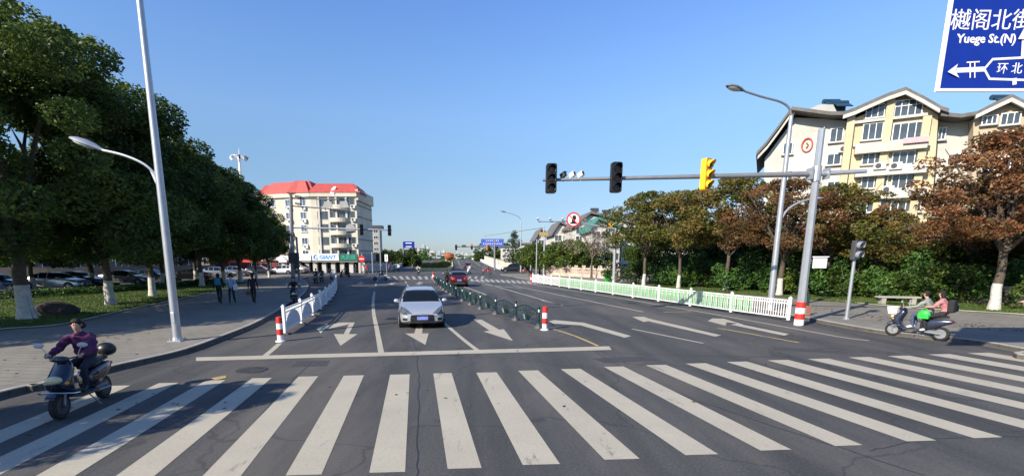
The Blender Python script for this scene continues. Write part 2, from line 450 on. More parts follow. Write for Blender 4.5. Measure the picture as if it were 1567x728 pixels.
arrow([], [[(511, 511), (547, 511), (521, 529)], [(534, 511), (526, 511), (535, 493.5), (543, 493)], [(484, 502), (503, 494.5), (491, 510.5)], [(496, 499.5), (500, 503.5), (532, 496.8), (536, 493.2), (520, 493.5)]])
arrow([], [[(620, 510), (656, 510), (651, 527.5)], [(634, 510), (646, 510), (648, 490), (640, 490)]])
arrow([], [[(740, 507), (771, 503.5), (785, 521.5)], [(749, 505.8), (764, 504.3), (737, 489), (724, 488.5)]])
arrow([], [[(967, 484.5), (985, 484.5), (1001, 489.5), (985, 492.5)], [(995, 487.8), (1104, 513), (1094, 514.8), (988, 490.3)]])
arrow([], [[(1083, 491), (1090, 487), (1108, 487.5), (1138, 496.5), (1122, 497), (1128, 494.5), (1112, 493), (1110, 498)], [(1128, 495), (1208, 511), (1200, 513.5), (1118, 496.5)]])
arrow([], [[(838, 492), (848, 489.5), (893, 493.5), (966, 514), (956, 516.5), (888, 497.5), (846, 495)]])
for cx in (551, 599, 641):
    arrow([], [[(cx - 6, 433.3), (cx + 6, 433.3), (cx, 435.6)], [(cx - 1, 433.4), (cx + 1.2, 433.4), (cx + 1.6, 430.6), (cx - .2, 430.6)], [(cx + 2, 431.2), (cx + 7, 432.4), (cx + 3, 433.1)]])
tag(mk.build('lane_markings', PAINT), kind='structure')
mk = MB()
line([(1098, 501.5), (1222, 524)], .13)
line([(1015, 477.5), (1058, 476.5)], .13)
line([(846, 503), (880, 514), (915, 529)], .12)
quadpx([(323, 578.5), (345, 574.5), (347, 578), (330, 582)], .010)
tag(mk.build('yellow_markings', YPAINT), kind='structure')
mk = MB()
for i in range(16):   # far zebra on the other side of the crossing
    x = 596 + i * 9.2
    if 662 < x < 700: continue
    dx = (x - 660) * .06
    quadpx([(x, 427.5), (x + 4.6, 427.3), (x + 2.4 + dx, 422.5), (x - 1.5 + dx, 422.6)])
for i in range(17):
    x = 712 + i * 8.0; y0 = 430 + i * .35
    quadpx([(x + 5, y0 - 4.2), (x + 9.6, y0 - 4.1), (x + 15, y0 + .4), (x + 9, y0 + .2)])
line([(706, 434.5), (745, 436.5), (800, 441)], .3)
line([(520, 447.5), (560, 446), (640, 445.5)], .10)
line([(505, 425.5), (580, 426.5), (655, 426)], .12)
for k in range(5):
    line([(545 + k * 18, 428 - k * .3), (553 + k * 18, 427.6 - k * .3)], .3)
tag(mk.build('far_crossing_markings', PAINTOLD), kind='structure')
# a repaired patch of asphalt and manhole covers
IRON = mat('cast_iron', (.07, .065, .06), .6, .5, var=.4, scale=12, bump=.8, bscale=20)
for i, (x, y, r_, lb) in enumerate([(385, 566, .36, 'round iron manhole cover beside the left end of the stop line'), (648, 556, .0, ''), (470, 560, .0, '')]):
    if r_ <= 0: continue
    p = g(x, y); b = MB(); b.cyl((0, 0, .0), (0, 0, .012), r_, r_, 24)
    for a in range(8):
        b.box((math.cos(a * .785) * r_ * .6, math.sin(a * .785) * r_ * .6, .014), (.12, .03, .006), rz=a * .785)
    t_ = thing('manhole_cover', lb, 'manhole cover', (p.x, p.y, .0)); b.build('cover_plate', IRON, t_)

# repair patches in the asphalt
PATCH = mat('patched_asphalt', (.042, .042, .043), .85, var=.3, scale=9, bump=.4, bscale=60)
SEAM = mat('bitumen_seam', (.022, .022, .023), .6, var=.3, scale=6)
for pts in ([(905, 548), (985, 545), (1010, 551), (925, 555)], [(130, 690), (215, 668), (225, 676), (150, 700)], [(1180, 530), (1290, 537), (1300, 541), (1185, 535)], [(455, 552), (505, 551), (500, 560), (445, 561)]):
    sheet('asphalt_patch', [g(x, y) for x, y in pts], PATCH, z=.002)
mk = MB()
for pts, w_ in (([(640, 728), (641, 640), (640, 560), (633, 520)], .02), ([(905, 535), (1010, 590), (1180, 650), (1420, 728)], .025), ([(330, 728), (430, 600), (478, 552)], .018), ([(930, 540), (1100, 545), (1300, 545)], .02), ([(1330, 690), (1420, 672), (1567, 668)], .02)):
    L_ = smooth_line([g(x, y) for x, y in pts], 9); rs_ = random.Random(len(L_))
    for p_ in L_: p_.x += rs_.uniform(-.03, .03); p_.y += rs_.uniform(-.03, .03)
    ribbon(mk, L_, w_, z=.0026)
tag(mk.build('asphalt_seams', SEAM), kind='structure')
# ---------------------------------------------------------------- road beyond the crossing, rising to a bridge
def zr(Y): 
    t = min(1, max(0, (Y - 112) / 150)); return 1.9 * t * t * (3 - 2 * t) - (max(0, Y - 330) * .02)
Ys = [111.9, 125, 140, 160, 180, 200, 225, 250, 275, 300, 340]
def Xl(Y): return (598 - PX) / FOC * 112 + (Y - 112) * -.073
def Xr(Y): return (766 - PX) / FOC * 112 + (Y - 112) * -.047
b = MB()
V = []
for Y in Ys: V += [Vector((Xl(Y), Y, zr(Y) + .004)), Vector((Xr(Y), Y, zr(Y) + .004))]
b.add(V, [[2 * i, 2 * i + 1, 2 * i + 3, 2 * i + 2] for i in range(len(Ys) - 1)])
for i in range(len(Ys) - 1):
    for s in (0, 1):
        a, c = V[2 * i + s], V[2 * i + 2 + s]
        b.add([a, c, Vector((c.x, c.y, -.1)), Vector((a.x, a.y, -.1))], [(0, 1, 2, 3)])
tag(b.build('bridge_road', ASPH), kind='structure')
mk = MB()
for fr in (.13, .26, .66, .80, .90):
    for i in range(0, 30):
        Y = 116 + i * 5
        if fr in (.26, .8) and i % 2: continue
        a = [Vector((Xl(y) + (Xr(y) - Xl(y)) * fr, y, zr(y) + .012)) for y in (Y, Y + 5 if fr not in (.26, .8) else Y + 4)]
        mk.add([a[0] - Vector((.09, 0, 0)), a[0] + Vector((.09, 0, 0)), a[1] + Vector((.09, 0, 0)), a[1] - Vector((.09, 0, 0))], [(0, 1, 2, 3)])
tag(mk.build('bridge_lane_lines', PAINT), kind='structure')
# ================================================================ trees
LEAFD = leaf_mat('camphor_leaves', [(.018, .036, .008), (.044, .078, .014), (.080, .130, .022), (.16, .20, .035)], .5, .35)
LEAFB = leaf_mat('rust_leaves', [(.045, .024, .012), (.13, .042, .022), (.085, .085, .028), (.22, .070, .030), (.30, .17, .07)], .45, .35)
LEAFO = leaf_mat('olive_leaves', [(.030, .044, .012), (.075, .100, .022), (.145, .150, .03), (.17, .10, .03), (.28, .23, .06)], .45, .35)
LEAFG = leaf_mat('hedge_leaves', [(.018, .045, .012), (.045, .11, .022), (.085, .18, .032), (.14, .24, .06)], .6, .25)
LEAFC = leaf_mat('cypress_leaves', [(.012, .03, .015), (.03, .055, .022), (.05, .08, .03)], .8, .15)
LEAFP = leaf_mat('pale_dry_leaves', [(.20, .15, .10), (.32, .26, .19), (.16, .11, .06)], .8, .3)
LEAFY = leaf_mat('yellow_green_leaves', [(.03, .05, .01), (.09, .12, .02), (.18, .17, .03), (.20, .13, .03)], .8, .25)

def leaf_mesh(name, seed, clumps, per, size, m, spread=.85, flat=.75):
    """clumps: array (n,4) centre and radius; per: leaves in a clump of radius 1"""
    rng = np.random.default_rng(seed)
    cs = []
    for c in clumps:
        n = max(12, int(per * c[3] ** 2))
        d = rng.normal(size=(n, 3)); d /= np.linalg.norm(d, axis=1)[:, None]
        r = c[3] * (spread + (1.12 - spread) * rng.random(n) ** .8) * (.72 + .28 * rng.random(n))
        d[:, 2] *= flat
        q = c[:3] + d * r[:, None]
        cs.append(q)
    C = np.concatenate(cs); n = len(C)
    u = rng.normal(size=(n, 3)); u[:, 2] *= .6; u /= np.linalg.norm(u, axis=1)[:, None]
    t = rng.normal(size=(n, 3)); v = np.cross(u, t); v /= np.linalg.norm(v, axis=1)[:, None]
    s = size * (.6 + .8 * rng.random(n))[:, None]
    P = np.stack([C - u * s, C - v * s * .5 + u * s * .1, C + u * s, C + v * s * .5 + u * s * .1], axis=1).reshape(-1, 3)
    me = bpy.data.meshes.new(name)
    me.vertices.add(4 * n); me.vertices.foreach_set('co', P.astype(np.float32).ravel())
    me.loops.add(4 * n); me.loops.foreach_set('vertex_index', np.arange(4 * n, dtype=np.int32))
    me.polygons.add(n); me.polygons.foreach_set('loop_start', np.arange(n, dtype=np.int32) * 4)
    me.polygons.foreach_set('loop_total', np.full(n, 4, dtype=np.int32))
    me.materials.append(m); me.update(calc_edges=True); me.validate()
    return me
def crown_clumps(seed, H0, H1, rad, n, cr=(.9, 1.5), power=.5, flatbase=.35, wide=.45):
    """uneven crown between heights H0 and H1; wide = height fraction where it is widest"""
    rng = random.Random(seed); out = []
    lob = [(rng.uniform(0, 6.28), rng.uniform(.8, 1.15)) for _ in range(7)]
    for i in range(n):
        h = rng.random() ** .9; a = rng.uniform(0, 6.28)
        k = math.sqrt(max(0, 1 - ((h - wide) / (1 - wide if h > wide else wide + flatbase)) ** 2))
        lb = 1 + .16 * math.sin(3 * a + seed) * math.cos(5 * h + seed) + .10 * math.sin(7 * a + seed * 2)
        rr = rad * k * lb * (rng.random() ** power)
        c = rng.uniform(*cr) * (1 - .3 * h)
        out.append((math.cos(a) * rr, math.sin(a) * rr, H0 + (H1 - H0) * h, c))
    return np.array(out)
def trunk_mb(seed, H0, r, limbs, reach, top, paint=1.15, lean=(0, 0), fork=0):
    rng = random.Random(seed); b = MB()
    pts = []; n = 6
    for i in range(n + 1):
        t = i / n; pts.append(Vector((lean[0] * t + rng.uniform(-.04, .04) * (i > 0), lean[1] * t + rng.uniform(-.04, .04) * (i > 0), H0 * t)))
    pts[0].z = -.08
    rs = [r * (1.45 if i == 0 else 1.1 - .35 * i / n) for i in range(n + 1)]
    b.tube(pts, rs, 10)
    for i, f in enumerate(b.f):
        z = sum(b.v[k].z for k in f) / len(f)
    end = pts[-1]
    for k in range(limbs):
        a = k * 6.283 / limbs + rng.uniform(-.5, .5); rc = reach * rng.uniform(.6, 1); hh = top * rng.uniform(.55, .95)
        st = pts[-1 - (k % 2)]
        mid = st + Vector((math.cos(a) * rc * .4, math.sin(a) * rc * .4, (hh - st.z) * .45))
        e = Vector((math.cos(a) * rc + end.x, math.sin(a) * rc + end.y, hh))
        L = smooth_line([st, mid, e], 3); b.tube(L, [r * .62 * (1 - .85 * i / (len(L) - 1)) for i in range(len(L))], 6)
        for j in range(2):
            s2 = L[2 + j]; e2 = s2 + Vector((rng.uniform(-1, 1) * rc * .45, rng.uniform(-1, 1) * rc * .45, rng.uniform(.5, 1.4)))
            b.tube([s2, s2.lerp(e2, .5) + Vector((0, 0, .12)), e2], [r * .3, r * .2, .015], 5)
    b.tube([end, end + Vector((rng.uniform(-.3, .3), rng.uniform(-.3, .3), (top - H0) * .75))], [r * .6, .03], 6)
    if paint:
        p2 = MB()
    return b, pts, rs
def make_tree(name, label, cat, loc, seed, H, H0, rad, n, per, leaf, m, group=None, r=.17, paint=1.15, limbs=6, cr=(.9, 1.5), power=.5, wide=.45, lean=(0, 0), flat=.75):
    t = thing(name, label, cat, loc, 0, group)
    b, pts, rs = trunk_mb(seed, H0 + .5, r, limbs, rad * .75, H, lean=lean)
    b.build('trunk', BARK, t, smooth=True)
    if paint:
        p = MB(); k = paint / (H0 + .5) * 6
        L = [pts[0]] + [pts[i] for i in range(1, 6) if i < k]; i = int(k); f = k - i
        L.append(pts[i].lerp(pts[i + 1], f)); 
        rr = [q * 1.0 + .008 for q in rs[:len(L) - 1]]; rr.append(rs[i] + (rs[i + 1] - rs[i]) * f + .008)
        p.tube(L, rr, 12); p.build('lime_washed_base', LIME, t, smooth=True)
    cl = crown_clumps(seed, H0 + .9, H - .8, rad, n, cr, power, wide=wide)
    if lean != (0, 0): cl[:, 0] += lean[0]; cl[:, 1] += lean[1]
    me = leaf_mesh('crown', seed, cl, per, leaf, m, flat=flat)
    o = bpy.data.objects.new('crown', me); COL.objects.link(o); o.parent = t
    return t
GL = 'camphor trees along the left pavement'
p0 = g(42, 488, ZL)
treeA = make_tree('camphor_tree', 'huge dark camphor tree with a thick lime washed trunk, nearest of the left row', 'tree', p0, 3, 12.9, 2.3, 5.0, 125, 860, .088, LEAFD, GL, r=.27, paint=1.45, cr=(.9, 1.5))
p1 = g(170, 466, ZL)
treeB = make_tree('camphor_tree', 'dark camphor tree just left of the near street lamp, second in the left row', 'tree', p1, 8, 12.2, 2.2, 4.9, 118, 700, .10, LEAFD, GL, r=.22, paint=1.35)
p2 = g(234, 453, ZL)
treeC = make_tree('camphor_tree', 'dark camphor tree with its white base right behind the near street lamp', 'tree', p2, 15, 12.0, 2.1, 4.6, 108, 560, .115, LEAFD, GL, r=.20, paint=1.25)
left_more = [(treeC, (309, 438), 1.0, 1.2, 'dark camphor tree beside the three walking pedestrians'),
             (treeB, (343, 433), .90, 2.9, 'dark camphor tree behind the pedestrian with the blue backpack'),
             (treeA, (368, 430), .82, 4.1, 'camphor tree rising behind the man in the light blue shirt'),
             (treeC, (392, 426), .76, .4, 'small dark camphor tree near the red awnings, last but one in the row'),
             (treeB, (412, 423.5), .66, 5.2, 'last and farthest camphor tree of the left row, beside the cream building')]
for src, (x, y), s, rz, lb in left_more:
    r_ = dup(src, g(x, y, ZL), rz, lb, GL, s)
    for ch in r_.children:
        if ch.name.startswith('crown'): ch.location.z += .7 if x > 320 else .2
G2 = 'trees of the second row beside the parking road'
for src, (x, y), s, rz, lb in [(treeC, (52, 444), .82, 2.2, 'tree with a leaning white base just behind the nearest camphor trunk'),
                               (treeA, (142, 438), .84, 3.5, 'second row tree standing right beside the parked silver sedan'),
                               (treeB, (250, 436), .84, .9, 'second row tree whose white base shows just right of the near street lamp'),
                               (treeC, (-50, 450), .9, 1.9, 'second row tree at the left edge of the picture'),
                               (treeB, (300, 430), .85, 2.6, 'second row tree behind the lawn where the pedestrians walk')]:
    dup(src, g(x, y, ZL), rz, lb, G2, s)
for src, loc, s, rz, lb in [(treeB, (-22.5, 13.0, ZL), .82, 2.0, 'camphor tree beyond the left edge, shading the near pavement'),
                            (treeC, (-11.0, 4.0, ZS), (.34, .34, .44), 5.0, 'smaller camphor tree left of the viewpoint, shading the scooter lane')]:
    dup(src, loc, rz, lb, GL, s)

GR = 'autumn trees along the right pavement'
q0 = g(1520, 474, ZL)
treeR = make_tree('autumn_tree', 'large rust brown tree with a lime washed trunk at the right edge', 'tree', q0, 21, 9.1, 2.8, 4.4, 125, 480, .085, LEAFB, GR, r=.19, paint=1.3, cr=(.42, .95), limbs=9, power=.45, flat=.55)
treeO = make_tree('autumn_tree', 'olive and orange tree behind the middle of the white and green fence', 'tree', g(1110, 444, ZL), 27, 9.3, 2.8, 4.1, 125, 300, .115, LEAFO, GR, r=.15, paint=1.2, cr=(.45, 1.0), limbs=8, flat=.6)
for src, (x, y), s, rz, lb in [(treeO, (1038, 441), .92, 2.1, 'olive brown tree left of the wider one behind the green fence panels'),
                               (treeO, (985, 438), .95, 4.4, 'brownish tree just right of the no entry sign mast'),
                               (treeR, (1192, 452), .90, 1.1, 'rust brown tree right behind the right hand street lamp'),
                               (treeO, (1262, 452), .84, 3.9, 'olive tree behind the signal mast post'),
                               (treeO, (1335, 455), .64, 5.3, 'small olive tree behind the hedge right of the pedestrian signal'),
                               (treeR, (1478, 455), .86, 2.6, 'many stemmed rust tree behind the cyclists'),
                               (treeR, (1660, 480), 1.0, .5, 'rust brown tree cut by the right edge of the picture'),
                               (treeR, (1580, 462), .90, 4.9, 'rust brown tree behind the large one at the right edge')]:
    dup(src, g(x, y, ZL), rz, lb, GR, s)
make_tree('sparse_tree', 'thin pale tree almost bare of leaves before the white houses', 'tree', g(905, 425, ZL), 31, 8.2, 2.4, 4.2, 70, 46, .11, LEAFP, None, r=.13, paint=0, limbs=9, cr=(.6, 1.1))
q = g(868, 421, ZL)
treeE = make_tree('evergreen_tree', 'broad dark green round tree behind the stone balustrade', 'tree', q, 35, 5.6, .8, 4.0, 60, 260, .16, LEAFD, 'round evergreens behind the balustrade', r=.16, paint=0, wide=.35)
for (x, y), s, lb in [((826, 418.5), .95, 'dark green round tree left of the broad one, beside the traffic pole'), ((905, 421.5), .8, 'low dark green tree right under the bare pale tree')]:
    dup(treeE, g(x, y, ZL), 1.3, lb, 'round evergreens behind the balustrade', s)
c1 = make_tree('cypress_tree', 'tall narrow dark conifer right of the far blue billboard', 'tree', g(786, 413, ZL), 41, 9.0, .6, 1.7, 60, 230, .13, LEAFC, None, r=.12, paint=0, limbs=3, cr=(.5, .8), wide=.15)
# hedges and shrubs
def make_shrub(name, label, cat, loc, seed, L, W, H, n, per, leaf, m, group=None, rz=0, cr=(.4, .7)):
    rng = random.Random(seed); t = thing(name, label, cat, loc, rz, group); out = []
    for i in range(n):
        a = rng.uniform(-1, 1); bb = rng.uniform(-1, 1); k = math.sqrt(max(0, 1 - a * a * .8)); c = rng.uniform(*cr) 
        h = rng.random() * k * (.85 + .25 * math.sin(a * 7 + seed))
        out.append((a * L / 2, bb * W / 2 * (1 - .4 * h), .25 + max(0, H - c * .7 - .25) * h, c))
    me = leaf_mesh('foliage', seed, np.array(out), per, leaf, m)
    o = bpy.data.objects.new('foliage', me); COL.objects.link(o); o.parent = t
    for k in range(4):
        s = MB(); x = rng.uniform(-.35, .35) * L; y = rng.uniform(-.2, .2) * W
        s.tube([(x, y, -.06), (x + rng.uniform(-.2, .2), y, H * .35), (x + rng.uniform(-.5, .5), y, H * .75)], [.05, .035, .012], 5); s.build('stem', BARK, t)
    return t
GS = 'shrubs behind the right pavement'
s1 = make_shrub('shrub', 'big dark rounded shrub between the mast with the round sign and the olive trees', 'shrub', g(975, 433, ZL), 51, 6.5, 3, 2.9, 60, 330, .10, LEAFD, GS)
s2 = make_shrub('shrub', 'bright green shrub behind the green and white fence panels', 'shrub', g(1145, 444, ZL), 52, 5.5, 2.6, 3.3, 60, 330, .10, LEAFG, GS)
for src, (x, y), s, lb in [(s2, (1068, 439), .95, 'green shrub between the two olive trees behind the fence'),
                           (s2, (1030, 436), .95, 'green shrub behind the left olive tree trunk'),
                           (s2, (1200, 448), .85, 'green shrub right behind the right hand street lamp foot'),
                           (s1, (1235, 449), .98, 'dark shrub behind the striped foot of the signal mast'),
                           (s2, (1292, 453), .95, 'green shrub behind the pedestrian signal'),
                           (s1, (1340, 455), .95, 'dark shrub right of the pedestrian signal'),
                           (s2, (1398, 460), .92, 'green shrub left above the riders on the moped'),
                           (s1, (1445, 462), .9, 'dark shrub right above the passenger on the moped'),
                           (s1, (1505, 462), .85, 'dark shrub left of the trunk at the right edge'),
                           (s2, (1570, 466), .9, 'green shrub at the right edge behind the trunk'),
                           (s1, (1100, 438), 1.1, 'tall dark shrub behind the trunk of the widest olive tree'),
                           (s1, (1170, 441), 1.15, 'tall dark shrub between the olive tree and the street lamp'),
                           (s1, (1265, 444), 1.2, 'tall dark shrub farther back behind the signal mast'),
                           (s1, (1640, 474), .9, 'dark shrub beyond the right edge')]:
    dup(src, g(x, y, ZL), random.Random(x).uniform(-.5, .5) + (3.1 if x % 2 else 0), lb, GS, (s, s, s * (1.0 + .22 * ((x * 7) % 5) / 4)))
GB = 'dark evergreens behind the right hedge'
ev = make_tree('evergreen_tree', 'dark evergreen behind the gap between the two olive trees', 'tree', g(1075, 434, ZL), 61, 6.4, .5, 3.0, 55, 260, .15, LEAFD, GB, r=.14, paint=0, wide=.35)
for (x, y), s, lb in [((1000, 431), .95, 'dark evergreen behind the left olive tree'), ((1145, 437), .95, 'dark evergreen right behind the bright green shrub'), ((1215, 440), .9, 'dark evergreen behind the right hand street lamp'),
                      ((1290, 443), .95, 'dark evergreen behind the pedestrian signal'), ((1355, 446), .72, 'low dark evergreen behind the dark shrub right of the pedestrian signal'), ((1460, 452), .8, 'dark evergreen behind the many stemmed tree'), ((1545, 455), .85, 'dark evergreen behind the large trunk at the right edge')]:
    dup(ev, g(x, y, ZL), x * .7, lb, GB, s)
# clipped low hedge on the left lawn
lh = MB()
GH = 'low clipped hedges along the left lawn'
hp = [g(x, y, ZL) for x, y in [(-120, 466), (0, 458), (60, 454.5), (130, 450.5), (200, 445), (270, 440), (340, 432.5)]]
hl = ['left edge of the picture', 'nearest camphor trunk', 'parked silver sedan', 'second camphor trunk', 'near street lamp', 'walking pedestrians']
for i in range(6):
    a, c = hp[i], hp[i + 1]; d = c - a
    make_shrub('clipped_hedge', 'low yellow green hedge strip by the ' + hl[i], 'hedge', a.lerp(c, .5), 60 + i, d.length, .8, .62, int(d.length * 14), 520, .07, LEAFG, GH, math.atan2(d.y, d.x), (.22, .34))
rock = thing('garden_rock', 'dark rounded boulder lying on the left lawn', 'rock', g(93, 481, ZL))
b = MB(); b.sphere((0, 0, .2), (.95, .55, .38), 20, 12)
for v in b.v:
    n_ = noise.noise(v * 1.7) * .22; v += Vector((v.x, v.y, v.z)).normalized() * n_
b.build('boulder', mat('dark_stone', (.035, .028, .026), .9, var=.4, scale=4, bump=.6), rock, smooth=True)

# grass blades on the two lawns (ground cover)
def grass(name, poly, n, h, m, seed):
    rng = np.random.default_rng(seed); P = [Vector(p) for p in poly]
    tris = [(P[0], P[i], P[i + 1]) for i in range(1, len(P) - 1)]
    ar = np.array([abs((b_ - a_).cross(c_ - a_).z) for a_, b_, c_ in tris]); ar /= ar.sum()
    k = rng.choice(len(tris), n, p=ar); u = rng.random(n); v = rng.random(n); f = u + v > 1; u[f] = 1 - u[f]; v[f] = 1 - v[f]
    A = np.array([[list(q) for q in t_] for t_ in tris])[k]
    C = A[:, 0] + (A[:, 1] - A[:, 0]) * u[:, None] + (A[:, 2] - A[:, 0]) * v[:, None]
    a = rng.random(n) * 6.28; w_ = .022; d = np.stack([np.cos(a), np.sin(a), a * 0], 1) * w_
    hh = h * (.5 + rng.random(n)); t_ = C + np.stack([rng.normal(0, .03, n), rng.normal(0, .03, n), hh], 1)
    V = np.stack([C - d, C + d, t_], 1).reshape(-1, 3)
    me = bpy.data.meshes.new(name); me.vertices.add(3 * n); me.vertices.foreach_set('co', V.astype(np.float32).ravel())
    me.loops.add(3 * n); me.loops.foreach_set('vertex_index', np.arange(3 * n, dtype=np.int32)); me.polygons.add(n)
    me.polygons.foreach_set('loop_start', np.arange(n, dtype=np.int32) * 3); me.polygons.foreach_set('loop_total', np.full(n, 3, dtype=np.int32))
    me.materials.append(m); me.update(calc_edges=True)
    o = bpy.data.objects.new(name, me); COL.objects.link(o); tag(o, kind='stuff'); return o
GM = leaf_mat('grass_blades', [(.04, .07, .015), (.08, .13, .025), (.15, .16, .05)], .4, .3)
grass('left_grass', [g(x, y, ZL) for x, y in [(0, 503), (96, 495), (191, 474), (297, 452), (354, 440), (340, 430), (200, 441), (0, 453)]], 60000, .07, GM, 1)
grass('right_grass', [g(x, y, ZL) for x, y in [(1000, 439.5), (1100, 445.5), (1200, 451), (1300, 461), (1400, 470), (1567, 480), (1640, 486), (1600, 462), (1300, 450), (1000, 433)]], 60000, .06, GM, 2)

# ================================================================ street lamps
def lamp_head(root, c, dirv, L=1.0, W=.34, top=GALV, name='lamp_head'):
    d = Vector(dirv).normalized(); s = Vector((0, 0, 1)).cross(d).normalized(); u = d.cross(s).normalized()
    if u.z < 0: u = -u
    prof = [(0, .05, .05), (.12, .10, .08), (.3, .34, .13), (.55, .5, .15), (.8, .42, .12), (.95, .22, .07), (1.0, .04, .02)]
    rings = []; lens = []
    for t, wd, th in prof:
        p = Vector(c) + d * (t * L)
        rings.append([p + s * math.cos(a) * wd * W + u * (math.sin(a) * th * (L * .9) if math.sin(a) > 0 else math.sin(a) * th * L * .35) for a in [k * math.pi / 6 for k in range(12)]])
    b = MB(); b.loft(rings); h = b.build(name, top, root, smooth=True, world=True)
    b = MB(); q = Vector(c) + d * (L * .58) - u * (.045 * L)
    M = Matrix((d, s, u)).transposed()
    b.sphere(q, (.30 * L, .40 * W, .05 * L), 12, 6, M=M); b.build('lamp_glass', LAMPG, h, smooth=True, world=True)
# near left lamp
B = g(272, 521, ZS)
sl = thing('street_lamp', 'tall galvanised street lamp on the left pavement near the scooter', 'street lamp', B)
b = MB(); b.tube([B, B + Vector((0, 0, 4)), B + Vector((0, 0, 9.8)), B + Vector((.04, 0, 10.7)), B + Vector((.35, 0.05, 11.6)), B + Vector((1.0, .12, 12.15)), B + Vector((2.3, .3, 12.5))], [.125, .11, .085, .08, .06, .045, .035], 12)
b.build('pole', GALV, sl, smooth=True, world=True)
b = MB(); b.box(B + Vector((0, 0, .015)), (.42, .42, .03)); b.cyl(B, B + Vector((0, 0, .12)), .16, .13)
for a in (-1, 1):
    for c in (-1, 1): b.cyl(B + Vector((a * .15, c * .15, .03)), B + Vector((a * .15, c * .15, .09)), .016)
b.build('base_plate', GALV, sl, world=True)
Y = B.y
pts = [at(241, 284, Y), at(238, 268, Y), at(220, 251, Y + .0), at(190, 238, Y), at(157, 230, Y)]
b = MB(); b.tube(smooth_line(pts, 5), .038, 8); b.build('lamp_arm', GALV, sl, smooth=True, world=True)
b = MB(); b.prism([at(239, 265, Y), at(228, 258, Y), at(238, 281, Y)], (0, .02, 0)); b.build('arm_bracket', GALV, sl, world=True)
lamp_head(sl, at(159, 231, Y), at(105, 210, Y) - at(157, 230, Y), (at(105, 210, Y) - at(157, 230, Y)).length, .5)
lamp_head(sl, B + Vector((2.25, .3, 12.5)), (1, .12, .1), 1.0, .5)
# access hatch low on the pole
b = MB(); b.box(B + Vector((0, -.118, .75)), (.11, .03, .32)); b.build('hatch', GALV, sl, world=True, bevel=.005)
# right lamp
B = g(1178, 474, ZS); Y = B.y
sl = thing('street_lamp', 'tall grey street lamp behind the white fence on the right', 'street lamp', B)
b = MB(); top_ = [at(1211, 178, Y), at(1207, 165, Y), at(1194, 156, Y), at(1165, 148, Y), at(1140, 140, Y)]
b.tube([B, B + Vector((0, 0, 5)), top_[0]], [.15, .12, .085], 12); b.build('pole', GALV, sl, smooth=True, world=True)
b = MB(); b.tube(smooth_line([at(1211.5, 190, Y)] + top_, 5), .05, 8); b.build('lamp_arm', GALVD, sl, smooth=True, world=True)
lamp_head(sl, at(1141, 140.5, Y), at(1111, 131, Y) - at(1141, 140.5, Y), (at(1111, 131, Y) - at(1141, 140.5, Y)).length, .55, top=GALVD)
b = MB(); b.tube(smooth_line([at(1197, 333, Y), at(1204, 322, Y), at(1218, 312, Y), at(1238, 305, Y), at(1246, 304, Y)], 5), .05, 8); b.build('lower_arm', GALV, sl, smooth=True, world=True)
lamp_head(sl, at(1245, 304, Y), (1, .3, .05), .55, .4)
b = MB(); b.cyl(B, B + Vector((0, 0, .25)), .2, .16); b.build('base_collar', GALV, sl, world=True)
# far lamp on the right
B = g(797, 416, ZS); Y = B.y
sl = thing('street_lamp', 'distant thin street lamp above the far crossing, right of the blue billboard', 'street lamp', B)
b = MB(); b.tube([B, at(797, 337, Y)], [.14, .09], 8); b.tube(smooth_line([at(797, 340, Y), at(795, 333, Y), at(786, 328, Y), at(774, 325, Y)], 4), .07, 6); b.build('pole', GALV, sl, smooth=True, world=True)
lamp_head(sl, at(775, 325.2, Y), (-1, 0, .25), 1.1, .8, top=GALVD)
# high mast
B = Vector((at(368, 300, 105).x, 105, ZS)); Y = 105
hm = thing('high_mast_light', 'tall white floodlight mast rising above the left trees', 'floodlight mast', B)
b = MB(); b.tube([B, at(366, 240, Y)], [.45, .25], 10); b.tube([at(366, 240, Y), at(365.5, 226, Y)], [.1, .03], 6); b.build('mast', WHITEP, hm, smooth=True, world=True)
b = MB(); c = at(365.5, 239.5, Y); b.tube([c + Vector((math.cos(k * .785) * 1.5, math.sin(k * .785) * 1.5, 0)) for k in range(9)], .09, 6)
for k in range(4): b.tube([c, c + Vector((math.cos(k * 1.57) * 1.5, math.sin(k * 1.57) * 1.5, 0))], .08, 5)
b.build('ring', WHITEP, hm, world=True)
for k in range(6):
    a = k * 1.047; q = c + Vector((math.cos(a) * 1.5, math.sin(a) * 1.5, -.3))
    f = MB(); f.box(q, (.75, .35, .65), M=Matrix.Rotation(a, 3, 'Z') @ Matrix.Rotation(.6, 3, 'Y')); f.build('floodlight', DGREY if k in (0, 5) else WHITEP, hm, world=True)

